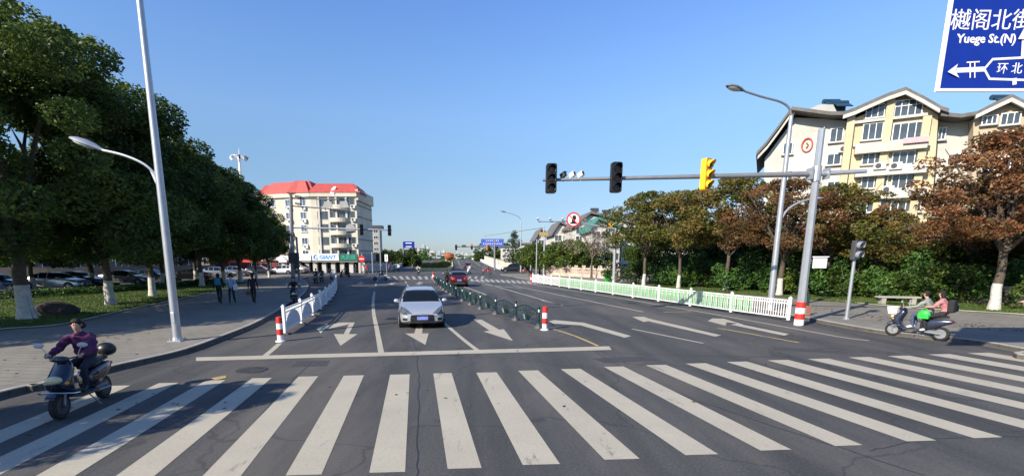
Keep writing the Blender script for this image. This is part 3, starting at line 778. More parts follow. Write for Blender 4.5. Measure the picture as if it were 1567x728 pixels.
# ================================================================ traffic signals
def signal_head(parent, c, yaw, H=1.18, W=.40, m=BLACKP, D=.22, lens=LENS, lit=None):
    """c: centre; yaw: direction the lenses face (0 = towards the viewpoint, -Y)"""
    M = Matrix.Rotation(yaw, 3, 'Z'); c = Vector(c)
    b = MB()
    rr = W * .2; pl = []
    for sx, sz in ((1, 1), (-1, 1), (-1, -1), (1, -1)):
        for k in range(4):
            a = {(1, 1): 0, (-1, 1): 90, (-1, -1): 180, (1, -1): 270}[(sx, sz)] + k * 30
            pl.append(Vector((sx * (W / 2 - rr) + rr * math.cos(R(a)), -D / 2, sz * (H / 2 - rr) + rr * math.sin(R(a)))))
    b.prism([M @ p + c for p in pl], M @ Vector((0, D, 0)))
    h = b.build('signal_housing', m, parent, world=True)
    for k in (1, 0, -1):
        q = Vector((0, -D / 2, k * H * .315)); r_ = min(W * .40, H * .14)
        b = MB(); ring0 = []; ring1 = []; n = 14
        for j in range(n + 1):
            a = R(-35 + 250 * j / n); ring0.append(q + Vector((math.cos(a) * r_, 0, math.sin(a) * r_)))
            ring1.append(q + Vector((math.cos(a) * r_ * .98, -r_ * (.5 + .9 * max(0, math.sin(a))), math.sin(a) * r_ * .98 - r_ * .1)))
        inn = [p * 1 for p in ring1]
        b.loft([[M @ p + c for p in ring0], [M @ p + c for p in ring1]], cap=False, closed=False)
        th = [M @ (q + (p - q) * .93) + c for p in ring1]; th0 = [M @ (q + (p - q) * .93) + c for p in ring0]
        b.loft([[M @ p + c for p in ring1], th, th0], cap=False, closed=False)
        b.build('visor', m, parent, world=True)
        b = MB(); b.sphere(M @ (q + Vector((0, -.005, 0))) + c, (r_ * .9, r_ * .25, r_ * .9), 14, 8, M=M)
        b.build('lens', lit if (lit and k == 1) else lens, parent, smooth=True, world=True)
    return h
def camera_unit(parent, c, d, name='camera_unit', L=.42, m=None):
    c = Vector(c); d = Vector(d).normalized(); s = d.cross(Vector((0, 0, 1))).normalized(); u = s.cross(d)
    M = Matrix((d, s, u)).transposed(); b = MB()
    b.box(c, (L, .15, .15), M=M); b.box(c + u * .09 + d * .03, (L * 1.15, .19, .02), M=M)
    b.cyl(c - u * .07, c - Vector((0, 0, .25)), .025, .025, 6)
    o = b.build(name, m or WHITEP, parent, world=True)
    b = MB(); b.cyl(c + d * L * .5, c + d * (L * .5 + .02), .06, .06, 10); b.build('camera_lens', BLACKP, o, world=True)
# big right mast
B = g(1222, 498, 0); Y = B.y
ts = thing('traffic_signal_mast', 'tall galvanised signal mast with a red and white striped foot beside the white fence', 'traffic signal', B)
topz = at(1258, 197, Y); b = MB(); b.tube([B, B + Vector((0, 0, 3)), Vector((B.x, B.y, topz.z))], [.165, .145, .11], 8)
b.build('post', GALV, ts, world=True)
for k, mm in enumerate((WHITEP, REDP, WHITEP, REDP)):
    b = MB(); b.cyl(B + Vector((0, 0, .03 + k * .235)), B + Vector((0, 0, .262 + k * .235)), (.178 - k * .002), (.177 - k * .002), 16); b.build('reflective_band', mm, ts, world=True)
YE = Y + 2.0
za = at(1252, 266, Y)
Larm = at(836, 275.5, YE)
def armpt(px): 
    """point of the arm axis seen at this picture column"""
    t = (px - 836) / (1252 - 836); d = ray(px, 270)
    k = d.x / d.y; A, Z = Larm, za
    s = (A.x - k * A.y) / ((A.x - Z.x) - k * (A.y - Z.y)); return A.lerp(Z, s)
b = MB(); b.tube([za, armpt(1076), armpt(940), Larm + (Larm - za).normalized() * .15], [.105, .09, .075, .06], 10); b.build('long_arm', GALVD, ts, smooth=True, world=True)
Rarm = at(1326, 262, Y - .35)
b = MB(); b.tube([za, Rarm], [.10, .07], 10); b.build('short_arm', GALV, ts, smooth=True, world=True)
b = MB(); b.cyl(Vector((B.x, B.y, za.z - .28)), Vector((B.x, B.y, za.z + .28)), .16, .16, 12)
b.box(za + Vector((-.3, .03, 0)), (.06, .36, .42)); b.box(za + Vector((.3, -.03, 0)), (.06, .34, .40))
b.build('arm_flange', GALV, ts, world=True)
hs = signal_head(ts, armpt(843) + Vector((-.02, -.22, .02)), R(2), 1.2, .44)
signal_head(ts, armpt(940.5) + Vector((0, -.22, 0)), R(6), 1.2, .44)
signal_head(ts, armpt(1075.5) + Vector((0, -.26, .02)), R(38), 1.22, .46, YELP)
for px_ in (862, 876, 889): camera_unit(ts, armpt(px_) + Vector((0, 0, .17)), (.5, -.6, .35), L=.24, name='sensor_unit', m=DGREY if px_ < 870 else None)
# white control box sign on the post
c = at(1254.5, 402, Y); b = MB(); b.box(c, (.52, .08, .42)); b.box(c + Vector((0, -.01, .235)), (.60, .14, .04)); bo = b.build('box_sign', WHITEP, ts, world=True, bevel=.008)
b = MB(); b.box(c + Vector((-.3, .02, .08)), (.25, .05, .04)); b.build('box_bracket', GALV, ts, world=True)
# pedestrian signal
B = g(1295, 488, ZS); Y = B.y
ps = thing('pedestrian_signal', 'short pedestrian signal on a thin grey post on the right pavement', 'pedestrian signal', B)
b = MB(); b.tube([B, B + Vector((0, 0, 2.9))], [.07, .06], 10); b.cyl(B, B + Vector((0, 0, .06)), .13); b.build('post', GALV, ps, smooth=True, world=True)
c = B + Vector((0, -.02, 2.9)); M = Matrix.Rotation(R(18), 3, 'Z')
b = MB(); b.box(c, (.36, .2, .80), M=M); b.build('signal_housing', DGREY, ps, world=True, bevel=.03)
for k in (-1, 1):
    q = c + Vector((0, 0, k * .195)); b = MB(); b.cyl(q + M @ Vector((0, -.1, 0)), q + M @ Vector((0, -.115, 0)), .145, .145, 16); b.build('lens', mat('grey_lens', (.22, .23, .24), .15), ps, world=True)
    b = MB(); b.loft([[q + M @ Vector((math.cos(R(a)) * .155, -.10, math.sin(R(a)) * .155)) for a in range(-30, 211, 20)], [q + M @ Vector((math.cos(R(a)) * .16, -.24 - .06 * max(0, math.sin(R(a))), math.sin(R(a)) * .16)) for a in range(-30, 211, 20)]], cap=False, closed=False)
    b.build('visor', GALV, ps, world=True)
# left far mast
B = g(449, 440, ZS); Y = B.y
tl = thing('traffic_signal_mast', 'dark signal mast at the left corner with three arms in front of the cream building', 'traffic signal', B)
b = MB(); b.tube([B, at(445, 299, Y)], [.20, .15], 8); b.build('post', GALVD, tl, world=True)
b = MB(); b.tube([B + Vector((.45, .3, 0)), B + Vector((.45, .3, 4.4))], [.10, .09], 8); b.build('side_post', GALVD, tl, world=True)
for nm, pa, pb, r0, r1 in (('upper_arm', (445, 303.5), (531, 305.5), .06, .05), ('middle_arm', (445, 315), (533, 321.5), .06, .05), ('signal_arm', (447, 348), (600, 352), .09, .06)):
    b = MB(); b.tube([at(*pa, Y), at(*pb, Y + .5)], [r0, r1], 8); b.build(nm, GALV if nm == 'signal_arm' else GALVD, tl, smooth=True, world=True)
for x_ in (502, 526.5):
    b = MB(); b.prism([at(x_ - 8.5, 317.5, Y + .4), at(x_ - 5.5, 308, Y + .4), at(x_ + 4.5, 308, Y + .4), at(x_ + 7.5, 317.5, Y + .4)], (0, .05, 0)); b.build('sign_back', mat('sign_rear', (.34, .34, .33), .5, .2), tl, world=True)
    b = MB(); b.tube([at(x_ - 4, 303, Y + .46), at(x_ - 4, 322, Y + .46)], .035, 6); b.tube([at(x_ + 4, 303, Y + .46), at(x_ + 4, 322, Y + .46)], .035, 6); b.build('sign_bracket', GALVD, tl, world=True)
b = MB(); c = at(536, 350, Y + .55); b.cyl(c, c + Vector((0, .04, 0)), .42, .42, 24); b.build('round_sign_back', mat('sign_rear', (.3, .3, .3)), tl, world=True)
signal_head(tl, at(553, 351.5, Y + .1), R(20), .92, .30); signal_head(tl, at(596, 352.5, Y + .1), R(10), .92, .30)
b = MB(); b.box(B + Vector((.25, -.1, 2.6)), (.9, .25, .9)); b.box(B + Vector((.5, -.12, 1.9)), (.4, .25, .5)); b.build('control_cabinet', DGREY, tl, world=True, bevel=.02)
camera_unit(tl, at(509, 296, Y), (1, -.4, -.3), L=.4); camera_unit(tl, at(456, 301, Y), (1, -.2, -.2), L=.5, m=DGREY); camera_unit(tl, at(456, 312, Y), (1, -.2, -.2), L=.5, m=DGREY)
# mast with the round prohibition sign
B = g(939, 437, ZS); Y = B.y
nm_ = thing('camera_mast', 'grey mast with a curved arm carrying a round red ringed sign and traffic cameras', 'camera mast', B)
b = MB(); b.tube([B, at(942, 349, Y)], [.17, .13], 8); b.build('post', GALV, nm_, smooth=True, world=True)
arm = smooth_line([at(942, 351, Y), at(925, 347.5, Y), at(900, 343.5, Y), at(878, 339, Y), at(850, 339, Y), at(823, 339, Y)], 4)
b = MB(); b.tube(arm, [.12 - .075 * i / (len(arm) - 1) for i in range(len(arm))], 8); b.build('arm', GALV, nm_, smooth=True, world=True)
c = at(877.5, 336, Y - .15); rr = .66
b = MB(); b.cyl(c, c + Vector((0, .03, 0)), rr, rr, 32); ds = b.build('sign_disc', WSIGN, nm_, world=True)
b = MB(); n = 36
o_ = [c + Vector((math.cos(2 * math.pi * k / n) * rr, -.004, math.sin(2 * math.pi * k / n) * rr)) for k in range(n)]
i_ = [c + Vector((math.cos(2 * math.pi * k / n) * rr * .80, -.004, math.sin(2 * math.pi * k / n) * rr * .80)) for k in range(n)]
b.add(o_ + i_, [[k, (k + 1) % n, n + (k + 1) % n, n + k] for k in range(n)]); b.build('red_ring', REDP, ds, world=True)
def flat_poly(b, c, pts, y, s=1):
    b.add([c + Vector((x * s, y, z * s)) for x, z in pts], [list(range(len(pts)))])
b = MB()
flat_poly(b, c, [(-.30, -.38), (.34, -.38), (.34, -.26), (.20, -.2), (.16, -.02), (.26, .08), (.22, .34), (.02, .4), (-.1, .3), (-.06, .1), (-.16, 0), (-.14, -.22), (-.30, -.26)], -.008)
b.build('black_symbol', BLACKP, ds, world=True)
b = MB(); flat_poly(b, c, [(-.43, .36), (-.36, .43), (.43, -.36), (.36, -.43)], -.012); b.build('red_bar', REDP, ds, world=True)
for px_ in (823, 842, 861): camera_unit(nm_, at(px_, 335.5, Y), (-.4, -1, -.2), L=.5)
b = MB(); c = at(935, 343, Y); b.cyl(c + Vector((0, -.1, 0)), c + Vector((0, .1, 0)), .24, .24, 4); b.build('diamond_sign', YELP, nm_, world=True)
# two plain poles left of it
for px_, yb, yt, r_, lb in ((832, 420, 358, .17, 'thick grey pole with a yellow top box beside the round evergreens'), (820.5, 421, 366, .10, 'thin pale pole left of the thick grey one')):
    B = g(px_, yb, ZS); t_ = thing('utility_pole', lb, 'pole', B); b = MB(); tp = at(px_, yt, B.y); b.tube([B, Vector((B.x, B.y, tp.z))], [r_, r_ * .8], 8); b.build('pole_shaft', GALV, t_, smooth=True, world=True)
    if r_ > .12:
        b = MB(); b.box(tp, (1.3, .5, .6)); b.build('lamp_box', mat('yellow_dull', (.35, .26, .10), .6), t_, world=True)
        b = MB(); b.tube([tp + Vector((0, 0, 1.0)), at(740, 361, B.y + 3)], [.08, .04], 6); b.build('thin_arm', GALVD, t_, world=True)
        b = MB(); b.tube([tp, tp + Vector((0, 0, 1.3))], .08, 6); b.build('arm_post', GALV, t_, world=True)
# far signals over the road
B = Vector((at(757, 400, 103).x, 103, ZS)); Y = 103
fs = thing('traffic_signal_mast', 'far signal mast reaching over the road before the bridge', 'traffic signal', B)
b = MB(); b.tube([B, at(757, 366, Y)], [.2, .14], 8); b.tube([at(757, 377, Y), at(696, 377.5, Y)], [.14, .10], 6); b.build('post_and_arm', GALVD, fs, world=True)
LIT = mat('lit_red_lens', (.6, .02, .02), .3, emit=(1, .05, .03, 2.5))
signal_head(fs, at(698, 378.5, Y - .4), 0, 1.15, .44); signal_head(fs, at(722, 377.5, Y - .4), 0, 1.15, .44, lit=LIT)
signal_head(fs, at(746, 378.5, Y - .4), R(30), 1.15, .44, mat('orange_housing', (.55, .22, .05), .5))
b = MB(); b.box(at(709.8, 376.5, Y - .2), (.9, .2, .5)); b.build('countdown_box', DGREY, fs, world=True)
# ================================================================ fences and bollards
def bollard(x, y, h, label):
    B = g(x, y, 0); t = thing('bollard', label, 'bollard', B, 0, 'red and white bollards at the fence ends')
    b = MB(); b.cyl((0, 0, 0), (0, 0, .03), .16, .15, 16); b.build('foot', WHITEP, t)
    for k, m in enumerate((WHITEP, REDP, WHITEP, REDP)):
        b = MB(); z0 = .03 + k * (h - .05) / 4; b.cyl((0, 0, z0), (0, 0, z0 + (h - .05) / 4 - .003), .098 + .002 * (k % 2), None, 16); b.build('band', m, t)
    b = MB(); b.sphere((0, 0, h - .025), (.085, .085, .03), 14, 6); b.build('cap', REDP, t, smooth=True)
bollard(429.5, 522, .82, 'red and white bollard at the near end of the left white fence')
bollard(833.5, 504.5, .90, 'red and white bollard at the near end of the dark green fence')
BLUEARC = mat('pale_blue_panel', (.30, .40, .62), .5, var=.1)
GREENB = mat('green_board', (.28, .55, .30), .5, var=.2, scale=2)
def white_fence(name, label, px, h, green=None, arcs=False):
    P = [g(x, y, 0) for x, y in px]; t = thing(name, label, 'fence', P[0])
    for i, p in enumerate(P):
        s = .055; b = MB(); b.box(p + Vector((0, 0, h / 2 + .03)), (.09, .09, h - .02)); b.box(p + Vector((0, 0, h + .035)), (.12, .12, .03)); b.sphere(p + Vector((0, 0, h + .07)), (.045, .045, .035), 8, 5)
        o = b.build('post', WHITEP, t, world=True)
        b = MB(); b.box(p + Vector((0, 0, .03)), (.34, .26, .06)); b.build('foot', DGREY, o, world=True, bevel=.012)
    for i in range(len(P) - 1):
        a, c = P[i], P[i + 1]; d = c - a; L = d.length; d.normalize(); rz = math.atan2(d.y, d.x); b = MB()
        mid = a.lerp(c, .5)
        for z in (.17, h - .07, h - .2): b.box(mid + Vector((0, 0, z)), (L - .1, .035, .045), rz=rz)
        n = max(4, int(L / .125))
        for k in range(1, n):
            q = a.lerp(c, k / n); b.box(q + Vector((0, 0, (h + .10) / 2)), (.028, .022, h - .24), rz=rz)
        if arcs:
            ar = [a.lerp(c, .5 + .42 * math.cos(R(u))) + Vector((0, 0, .2 + (h - .42) * math.sin(R(u)))) for u in range(0, 181, 15)]; b.tube(ar, .016, 5)
        pn = b.build('panel', WHITEP, t, world=True)
        nrm = Vector((-d.y, d.x, 0))
        if arcs:
            b = MB(); b.prism([p + nrm * .02 for p in ar], nrm * .006); b.build('arched_board', BLUEARC, pn, world=True)
        if green and green[i]:
            b = MB(); f0, f1 = green[i]
            for k in range(n):
                f = (k + .5) / n
                if f0 <= f <= f1 and (k % 3 != 1):
                    q = a.lerp(c, f) + nrm * .035; b.box(q + Vector((0, 0, (h + .1) / 2)), (L / n * .6, .008, h - .30), rz=rz)
            b.build('green_boards', GREENB, pn, world=True)
    return t
white_fence('white_fence', 'white railing with pale blue arches between the left bicycle lane and the car lanes',
            [(436, 511.5), (461.5, 496), (479, 483.5), (491, 474.5), (499.5, 466.8), (505.5, 460.4), (509.8, 455), (512.8, 450.2), (514.6, 445.8), (515.3, 441.8), (515, 438.2), (514, 435), (512.8, 432)], .98, arcs=True)
G = [None, None, None, (0, 1), (0, 1), (0, 1), (.1, 1), (0, .9), (0, 1), (.05, 1), (0, 1), (0, 1), (.55, 1)]
px = [(1205.7, 491.5), (1117.7, 479), (1055.5, 469.5), (1007, 462.3), (968, 456.6), (937.5, 451.8), (911, 448), (889, 444.6), (871, 441.8), (856, 439.4), (843, 437.3), (832, 435.5), (823, 434), (815, 432.7)]
G = [(.62, 1), (0, 1), (0, 1), (.0, 1), (0, 1), (0, 1), (0, 1), (0, 1), (.3, 1), None, None, None, None]
white_fence('white_fence', 'long white railing with green boards along the right bicycle lane', px, .98, green=G)
b = MB(); q = g(813, 432.6, 0); t = thing('bollard', 'small red end post at the far end of the green and white railing', 'bollard', q, 0, 'red and white bollards at the fence ends')
b.cyl((0, 0, 0), (0, 0, .9), .1, .1, 10); b.build('band', REDP, t); b = MB(); b.cyl((0, 0, .35), (0, 0, .6), .105, .105, 10); b.build('band', WHITEP, t)
gp = [(824, 501.5), (789, 489.7), (758.2, 480.5), (735, 472.6), (719.7, 466), (707.6, 460.3), (698, 455.5), (690, 451), (684, 447), (679, 443.5), (675, 440.2), (671.5, 437), (668.5, 434.2), (666, 431.6), (664, 429.3)]
P = [g(x, y, 0) for x, y in gp]
t = thing('green_fence', 'dark green median railing with fan shaped panels beside the silver car', 'fence', P[0])
for p in P:
    b = MB(); b.cyl(p + Vector((0, 0, .1)), p + Vector((0, 0, .80)), .052, .048, 10); b.sphere(p + Vector((0, 0, .82)), (.06, .06, .045), 10, 6); b.cyl(p + Vector((0, 0, .3)), p + Vector((0, 0, .34)), .07)
    o = b.build('post', GREENP, t, world=True, smooth=True)
    b = MB(); b.cyl(p, p + Vector((0, 0, .10)), .21, .17, 12); b.cyl(p + Vector((0, 0, .10)), p + Vector((0, 0, .18)), .12, .06, 12); b.build('foot', DGREY, o, world=True)
    b = MB(); b.box(p + Vector((-.01, -.056, .68)), (.05, .012, .10)); b.build('reflector', WHITEP, o, world=True)
for i in range(len(P) - 1):
    a, c = P[i], P[i + 1]; b = MB()
    L = lambda f, z: a.lerp(c, f) + Vector((0, 0, z))
    b.tube([L(0, .18), L(1, .18)], .018, 5); b.tube([L(.02, .52), L(.98, .52)], .012, 4)
    b.tube([L(f / 12, .56 + .22 * math.sin(math.pi * f / 12)) for f in range(13)], .024, 5)
    for k in range(-5, 6):
        f1 = .5 + k * .088; z1 = .56 + .22 * math.sin(math.pi * f1)
        b.tube([L(.5 + k * .02, .18), L(.5 + k * .035, .38), L(f1, z1 - .01)], .014, 4)
    for f in (.10, .90): b.tube([L(f, .18), L(f, .56 + .22 * math.sin(math.pi * f))], .011, 4)
    b.build('panel', GREENP, t, world=True)
q = g(663, 427.8, 0); t = thing('bollard', 'small red and white post at the far end of the green fence', 'bollard', q, 0, 'red and white bollards at the fence ends')
b = MB(); b.cyl((0, 0, 0), (0, 0, 1.0), .12, .12, 10); b.build('band', REDP, t); b = MB(); b.cyl((0, 0, .3), (0, 0, .62), .126, .126, 10); b.build('band', WHITEP, t)

# ================================================================ cars
def cr(tab, x):
    xs = [p[0] for p in tab]; ys = [p[1] for p in tab]
    if x <= xs[0]: return ys[0]
    if x >= xs[-1]: return ys[-1]
    i = max(k for k in range(len(xs) - 1) if xs[k] <= x); h = xs[i + 1] - xs[i]; t = (x - xs[i]) / h
    dl = [(ys[k + 1] - ys[k]) / (xs[k + 1] - xs[k]) for k in range(len(xs) - 1)]
    def m(k):
        if k == 0: return dl[0]
        if k == len(xs) - 1: return dl[-1]
        return 0 if dl[k - 1] * dl[k] <= 0 else 2 * dl[k - 1] * dl[k] / (dl[k - 1] + dl[k])
    t2, t3 = t * t, t ** 3
    return (2 * t3 - 3 * t2 + 1) * ys[i] + (t3 - 2 * t2 + t) * h * m(i) + (-2 * t3 + 3 * t2) * ys[i + 1] + (t3 - t2) * h * m(i + 1)
STY = {
 'hatch': dict(top=[(0, .60), (.03, .70), (.08, .79), (.17, .88), (.245, .96), (.40, 1.36), (.50, 1.47), (.62, 1.49), (.78, 1.43), (.88, 1.24), (.955, 1.0), (1, .85)],
               ws=(.255, .425), rw=(.85, .935), side=(.30, .84), pil=(.56, .73)),
 'sedan': dict(top=[(0, .60), (.03, .68), (.10, .80), (.26, .94), (.42, 1.36), (.50, 1.43), (.64, 1.43), (.74, 1.32), (.83, 1.06), (.90, 1.02), (.97, .98), (1, .80)],
               ws=(.265, .435), rw=(.715, .82), side=(.31, .765), pil=(.52, .66)),
 'suv': dict(top=[(0, .70), (.03, .85), (.09, .98), (.24, 1.08), (.35, 1.52), (.45, 1.68), (.70, 1.70), (.86, 1.62), (.95, 1.2), (1, .95)],
             ws=(.245, .375), rw=(.88, .95), side=(.28, .87), pil=(.5, .68)),
}
def make_car(label, loc, head, m, style='sedan', L=4.5, W=1.78, group=None, name='car', detail=1, low=None):
    st = STY[style]; t = thing(name, label, 'car', loc, math.atan2(head[1], head[0]), group)
    N = 64 * detail; hw0 = W / 2
    def hw(u): return cr([(0, .70), (.03, .84), (.08, .93), (.2, .99), (.5, 1.0), (.8, .985), (.93, .92), (.98, .84), (1, .74)], u) * hw0
    def belt(u): return min(cr([(0, .52), (.06, .66), (.2, .82), (.35, .90), (.8, .97), (.95, .92), (1, .75)], u) + (.12 if style == 'suv' else 0), cr(st['top'], u) - .03)
    def sec(u):
        h = hw(u); zt = cr(st['top'], u); zb = belt(u); zl = cr([(0, .24), (.08, .19), (.9, .19), (1, .27)], u); gh = max(0, zt - zb)
        yr = h * .95 - gh * .46
        K = [(0, zl), (h * .86, zl), (h * .97, zl + .07), (h * 1.0, zl + .45 * (zb - zl)), (h * .99, zb - .10), (h * .955, zb - .01), (h * .945 - gh * .02, zb + gh * .04),
             (h * .95 - gh * .20, zb + gh * .46), (yr + .01, zb + gh * .86), (yr * .90, zb + gh * .955), (yr * .5, zb + gh * .995), (0, zt)]
        out = []
        for i in range(len(K) - 1):
            for s in range(4 * detail): q_ = s / 4 / detail; out.append((K[i][0] + (K[i + 1][0] - K[i][0]) * q_, K[i][1] + (K[i + 1][1] - K[i][1]) * q_, i + q_))
        out.append(K[-1] + (11,)); return out
    rings = []; us = []
    base0 = sec(0); 
    for s in (.03, .25, .5, .75, .92):
        rings.append([(L / 2 + .07 * (1 - s * s) - .0, y * s, .42 + (z - .42) * s, v) for y, z, v in base0]); us.append(-.001)
    for i in range(N + 1):
        u = i / N; u = u ** 1.15 if u < .5 else u; u = i / N
        rings.append([(L / 2 - u * L, y, z, v) for y, z, v in sec(u)]); us.append(u)
    b1 = sec(1)
    for s in (.92, .75, .5, .25, .03):
        rings.append([(-L / 2 - .06 * (1 - s * s), y * s, .58 + (z - .58) * s, v) for y, z, v in b1]); us.append(1.001)
    parts = {k: MB() for k in ('body', 'windscreen', 'rear_window', 'side_window', 'headlight', 'taillight', 'grille', 'lower_trim')}
    nv = len(rings[0])
    for sgn in (1, -1):
        idx = {k: {} for k in parts}
        def vid(part, i, j):
            d = idx[part]
            if (i, j) not in d:
                x, y, z, v = rings[i][j]; parts[part].v.append(Vector((x, y * sgn, z))); d[(i, j)] = len(parts[part].v) - 1
            return d[(i, j)]
        for i in range(len(rings) - 1):
            u = (us[i] + us[i + 1]) / 2
            for j in range(nv - 1):
                x, y, z, v = [(rings[i][j][k] + rings[i + 1][j + 1][k]) / 2 for k in range(4)]
                p = 'body'
                gh = cr(st['top'], u) - belt(u)
                if st['ws'][0] < u < st['ws'][1] and v > 8.6: p = 'windscreen'
                elif st['rw'][0] < u < st['rw'][1] and v > 8.6: p = 'rear_window'
                elif st['side'][0] < u < st['side'][1] and 6 < v < 8.6 and gh > .2 and all(abs(u - q) > .010 for q in st['pil']): p = 'side_window'
                elif 0 < u < .15 and z > .535 + .9 * u + (.1 if style == 'suv' else 0) and y > hw(u) * (.60 + 2.1 * u) and z < .70 + 1.2 * u: p = 'headlight'
                elif u > .955 and y > hw0 * .52 and .68 < z < .93: p = 'taillight'
                elif u < .012 and y < hw0 * .52 - abs(z - .42) * .5 and .31 < z < .56: p = 'grille'
                elif u < .03 and y > hw0 * .60 and .34 < z < .44: p = 'grille'
                elif v < 1.9: p = 'lower_trim'
                a, b_, c, d = vid(p, i, j), vid(p, i, j + 1), vid(p, i + 1, j + 1), vid(p, i + 1, j)
                parts[p].f.append([a, b_, c, d] if sgn > 0 else [d, c, b_, a]); parts[p].m.append(0)
    HL = mat('headlight_glass', (.11, .13, .15), .05, .3, var=.5, scale=9, spec=.9); TL = mat('taillight_red', (.42, .02, .02), .12, var=.2, spec=.8)
    mm = dict(body=m, windscreen=GLASS, rear_window=GLASS, side_window=GLASS, headlight=HL, taillight=TL, grille=BLACKP, lower_trim=low or DGREY)
    for k in parts:
        if not parts[k].f: continue
        if k in ('headlight', 'taillight', 'side_window'):
            P = parts[k]
            for s in (1, -1):
                q = MB(); mp = {}
                for f in P.f:
                    if sum(P.v[i].y for i in f) * s > 0:
                        nf = []
                        for i in f:
                            if i not in mp: mp[i] = len(q.v); q.v.append(P.v[i])
                            nf.append(mp[i])
                        q.f.append(nf); q.m.append(0)
                q.build(k, mm[k], t, smooth=True)
        else: parts[k].build(k, mm[k], t, smooth=True)
    wr = .325 if style == 'suv' else .31
    for fx in (.185, .80):
        x = L / 2 - fx * L
        for s in (1, -1):
            y = s * hw(fx)
            b = MB(); b.cyl((x, y * .6, wr), (x, y + s * .006, wr), wr + .055, wr + .05, 24); b.build('wheel_arch', BLACKP, t)
            b = MB(); ring = []
            b.tube([(x, y - s * .20, wr), (x, y - s * .17, wr), (x, y + s * .0, wr), (x, y + s * .018, wr)], [wr - .03, wr, wr, wr - .03], 24); wo = b.build('wheel', RUBBER, t)
            b = MB(); b.cyl((x, y + s * .0, wr), (x, y + s * .022, wr), wr * .66, wr * .62, 20); ro = b.build('rim', DGREY, wo)
            b = MB()
            for k in range(5):
                a = k * 1.2566 + .3; b.box((x + math.cos(a) * wr * .32, y + s * .026, wr + math.sin(a) * wr * .32), (wr * .66, .02, .045), M=Matrix.Rotation(-a, 3, 'Y'))
            b.cyl((x, y + s * .01, wr), (x, y + s * .04, wr), .05, .04, 10); b.build('spokes', RIM, wo)
    for s in (1, -1):
        b = MB(); xm = L / 2 - st['ws'][0] * L - .32; b.sphere((xm, s * (hw0 + .08), belt(.33) + .10), (.07, .115, .085), 12, 8); b.cyl((xm, s * (hw0 * .93), belt(.33) + .04), (xm, s * (hw0 + .04), belt(.33) + .07), .025); b.build('wing_mirror', m, t, smooth=True)
        for ux in (.47, .645):
            b = MB(); b.box((L / 2 - ux * L, s * (hw0 * .99), belt(ux) - .12), (.16, .02, .025)); b.build('door_handle', m, t)
    PL = mat('blue_plate', (.20, .25, .60), .4, var=.35, scale=9)
    b = MB(); b.box((L / 2 + .075, 0, .44), (.012, .42, .13)); b.build('number_plate', PL, t)
    b = MB(); b.box((-L / 2 - .065, 0, .66), (.012, .42, .13)); b.build('number_plate', PL, t)
    return t
SILVER = mat('silver_car_paint', (.50, .53, .56), .25, .55, var=.03, coat=.6)
DRED = mat('dark_red_car_paint', (.055, .006, .006), .22, .2, var=.06, coat=.7)
BLK = mat('black_car_paint', (.010, .010, .012), .2, .2, var=.1, coat=.7)
DBLUE = mat('blue_car_paint', (.02, .045, .12), .22, .3, var=.1, coat=.7)
WHITEC = mat('white_car_paint', (.70, .71, .72), .25, 0, var=.03, coat=.6)
GREYC = mat('grey_car_paint', (.18, .19, .20), .25, .5, var=.05, coat=.6)
B = g(647, 503.5, 0); hd = Vector((.164, -1, 0)).normalized()
cs = make_car('silver hatchback driving towards the zebra crossing', B - hd * 2.14, hd, SILVER, 'hatch', 4.28, 1.80, detail=3)
b = MB()
for s in (1, -1):
    b.tube([(2.14 + .05, s * .46, .50), (2.14 + .075, s * .44, .56), (2.14 + .07, 0, .585)], .012, 5)
b.build('grille_trim', CHROME, cs)
b = MB(); b.box((.70, .03 + .45, 1.30), (.012, .10, .07), M=Matrix.Rotation(R(-32), 3, 'Y')); 
B = g(703, 439, 0); hd = Vector((-.10, 1, 0)).normalized()
make_car('dark red sedan seen from behind beside the green fence', B + hd * 2.2, hd, DRED, 'sedan', 4.4, 1.74)
PK = 'cars parked beyond the left lawn'
pc = make_car('silver sedan parked side on behind the nearest camphor trees', g(88, 442.5, .14), (1, .12), SILVER, 'sedan', 4.6, 1.78, PK)
make_car('dark blue car parked at the left edge of the picture', g(-6, 446, .14), (1, .35), DBLUE, 'hatch', 4.2, 1.75, PK)
pd = make_car('dark grey sedan parked between the second camphor trunk and the near street lamp', g(195, 435.5, .14), (1, .15), GREYC, 'sedan', 4.5, 1.76, PK)
pb = make_car('black sedan standing before the red awnings', g(399, 419.8, .01), (1, .1), BLK, 'sedan', 4.7, 1.8, PK)
pw = make_car('white hatchback standing in front of the white umbrellas', g(432, 418.8, .01), (-1, -.1), WHITEC, 'hatch', 4.2, 1.75, PK)
dup(pd, g(333, 424.5, .14), .1, 'grey sedan parked far back behind the walking pedestrians', PK)
dup(pd, g(360, 422.5, .14), .2, 'grey sedan just left of the black one before the red canopies', PK)
dup(pb, g(290, 429, .14), 3.3, 'black sedan parked behind the trunk right of the near street lamp', PK)
dup(pb, g(120, 438.5, .14), .1, 'black sedan parked behind the silver sedan on the left', PK)
dup(pd, g(454, 418.3, .01), 2.9, 'grey car right of the white hatchback before the shops', PK)
dup(pb, g(232, 431.8, .14), .1, 'black sedan half hidden behind the white base near the street lamp', PK)
make_car('black off roader crossing in front of the cream bridge wall', g(785, 416.5, .01), (-1, .1), BLK, 'suv', 4.6, 1.85)
bc = Vector(((716 - PX) / FOC * 128, 128, zr(128) + .01)); make_car('small dark car driving up the bridge away from the crossing', bc, (-.05, 1), BLK, 'sedan', 4.4, 1.75)
dup(pw, g(1392, 447, .13), 2.9, 'white car parked behind the hedge left of the many stemmed tree', PK + ' right')

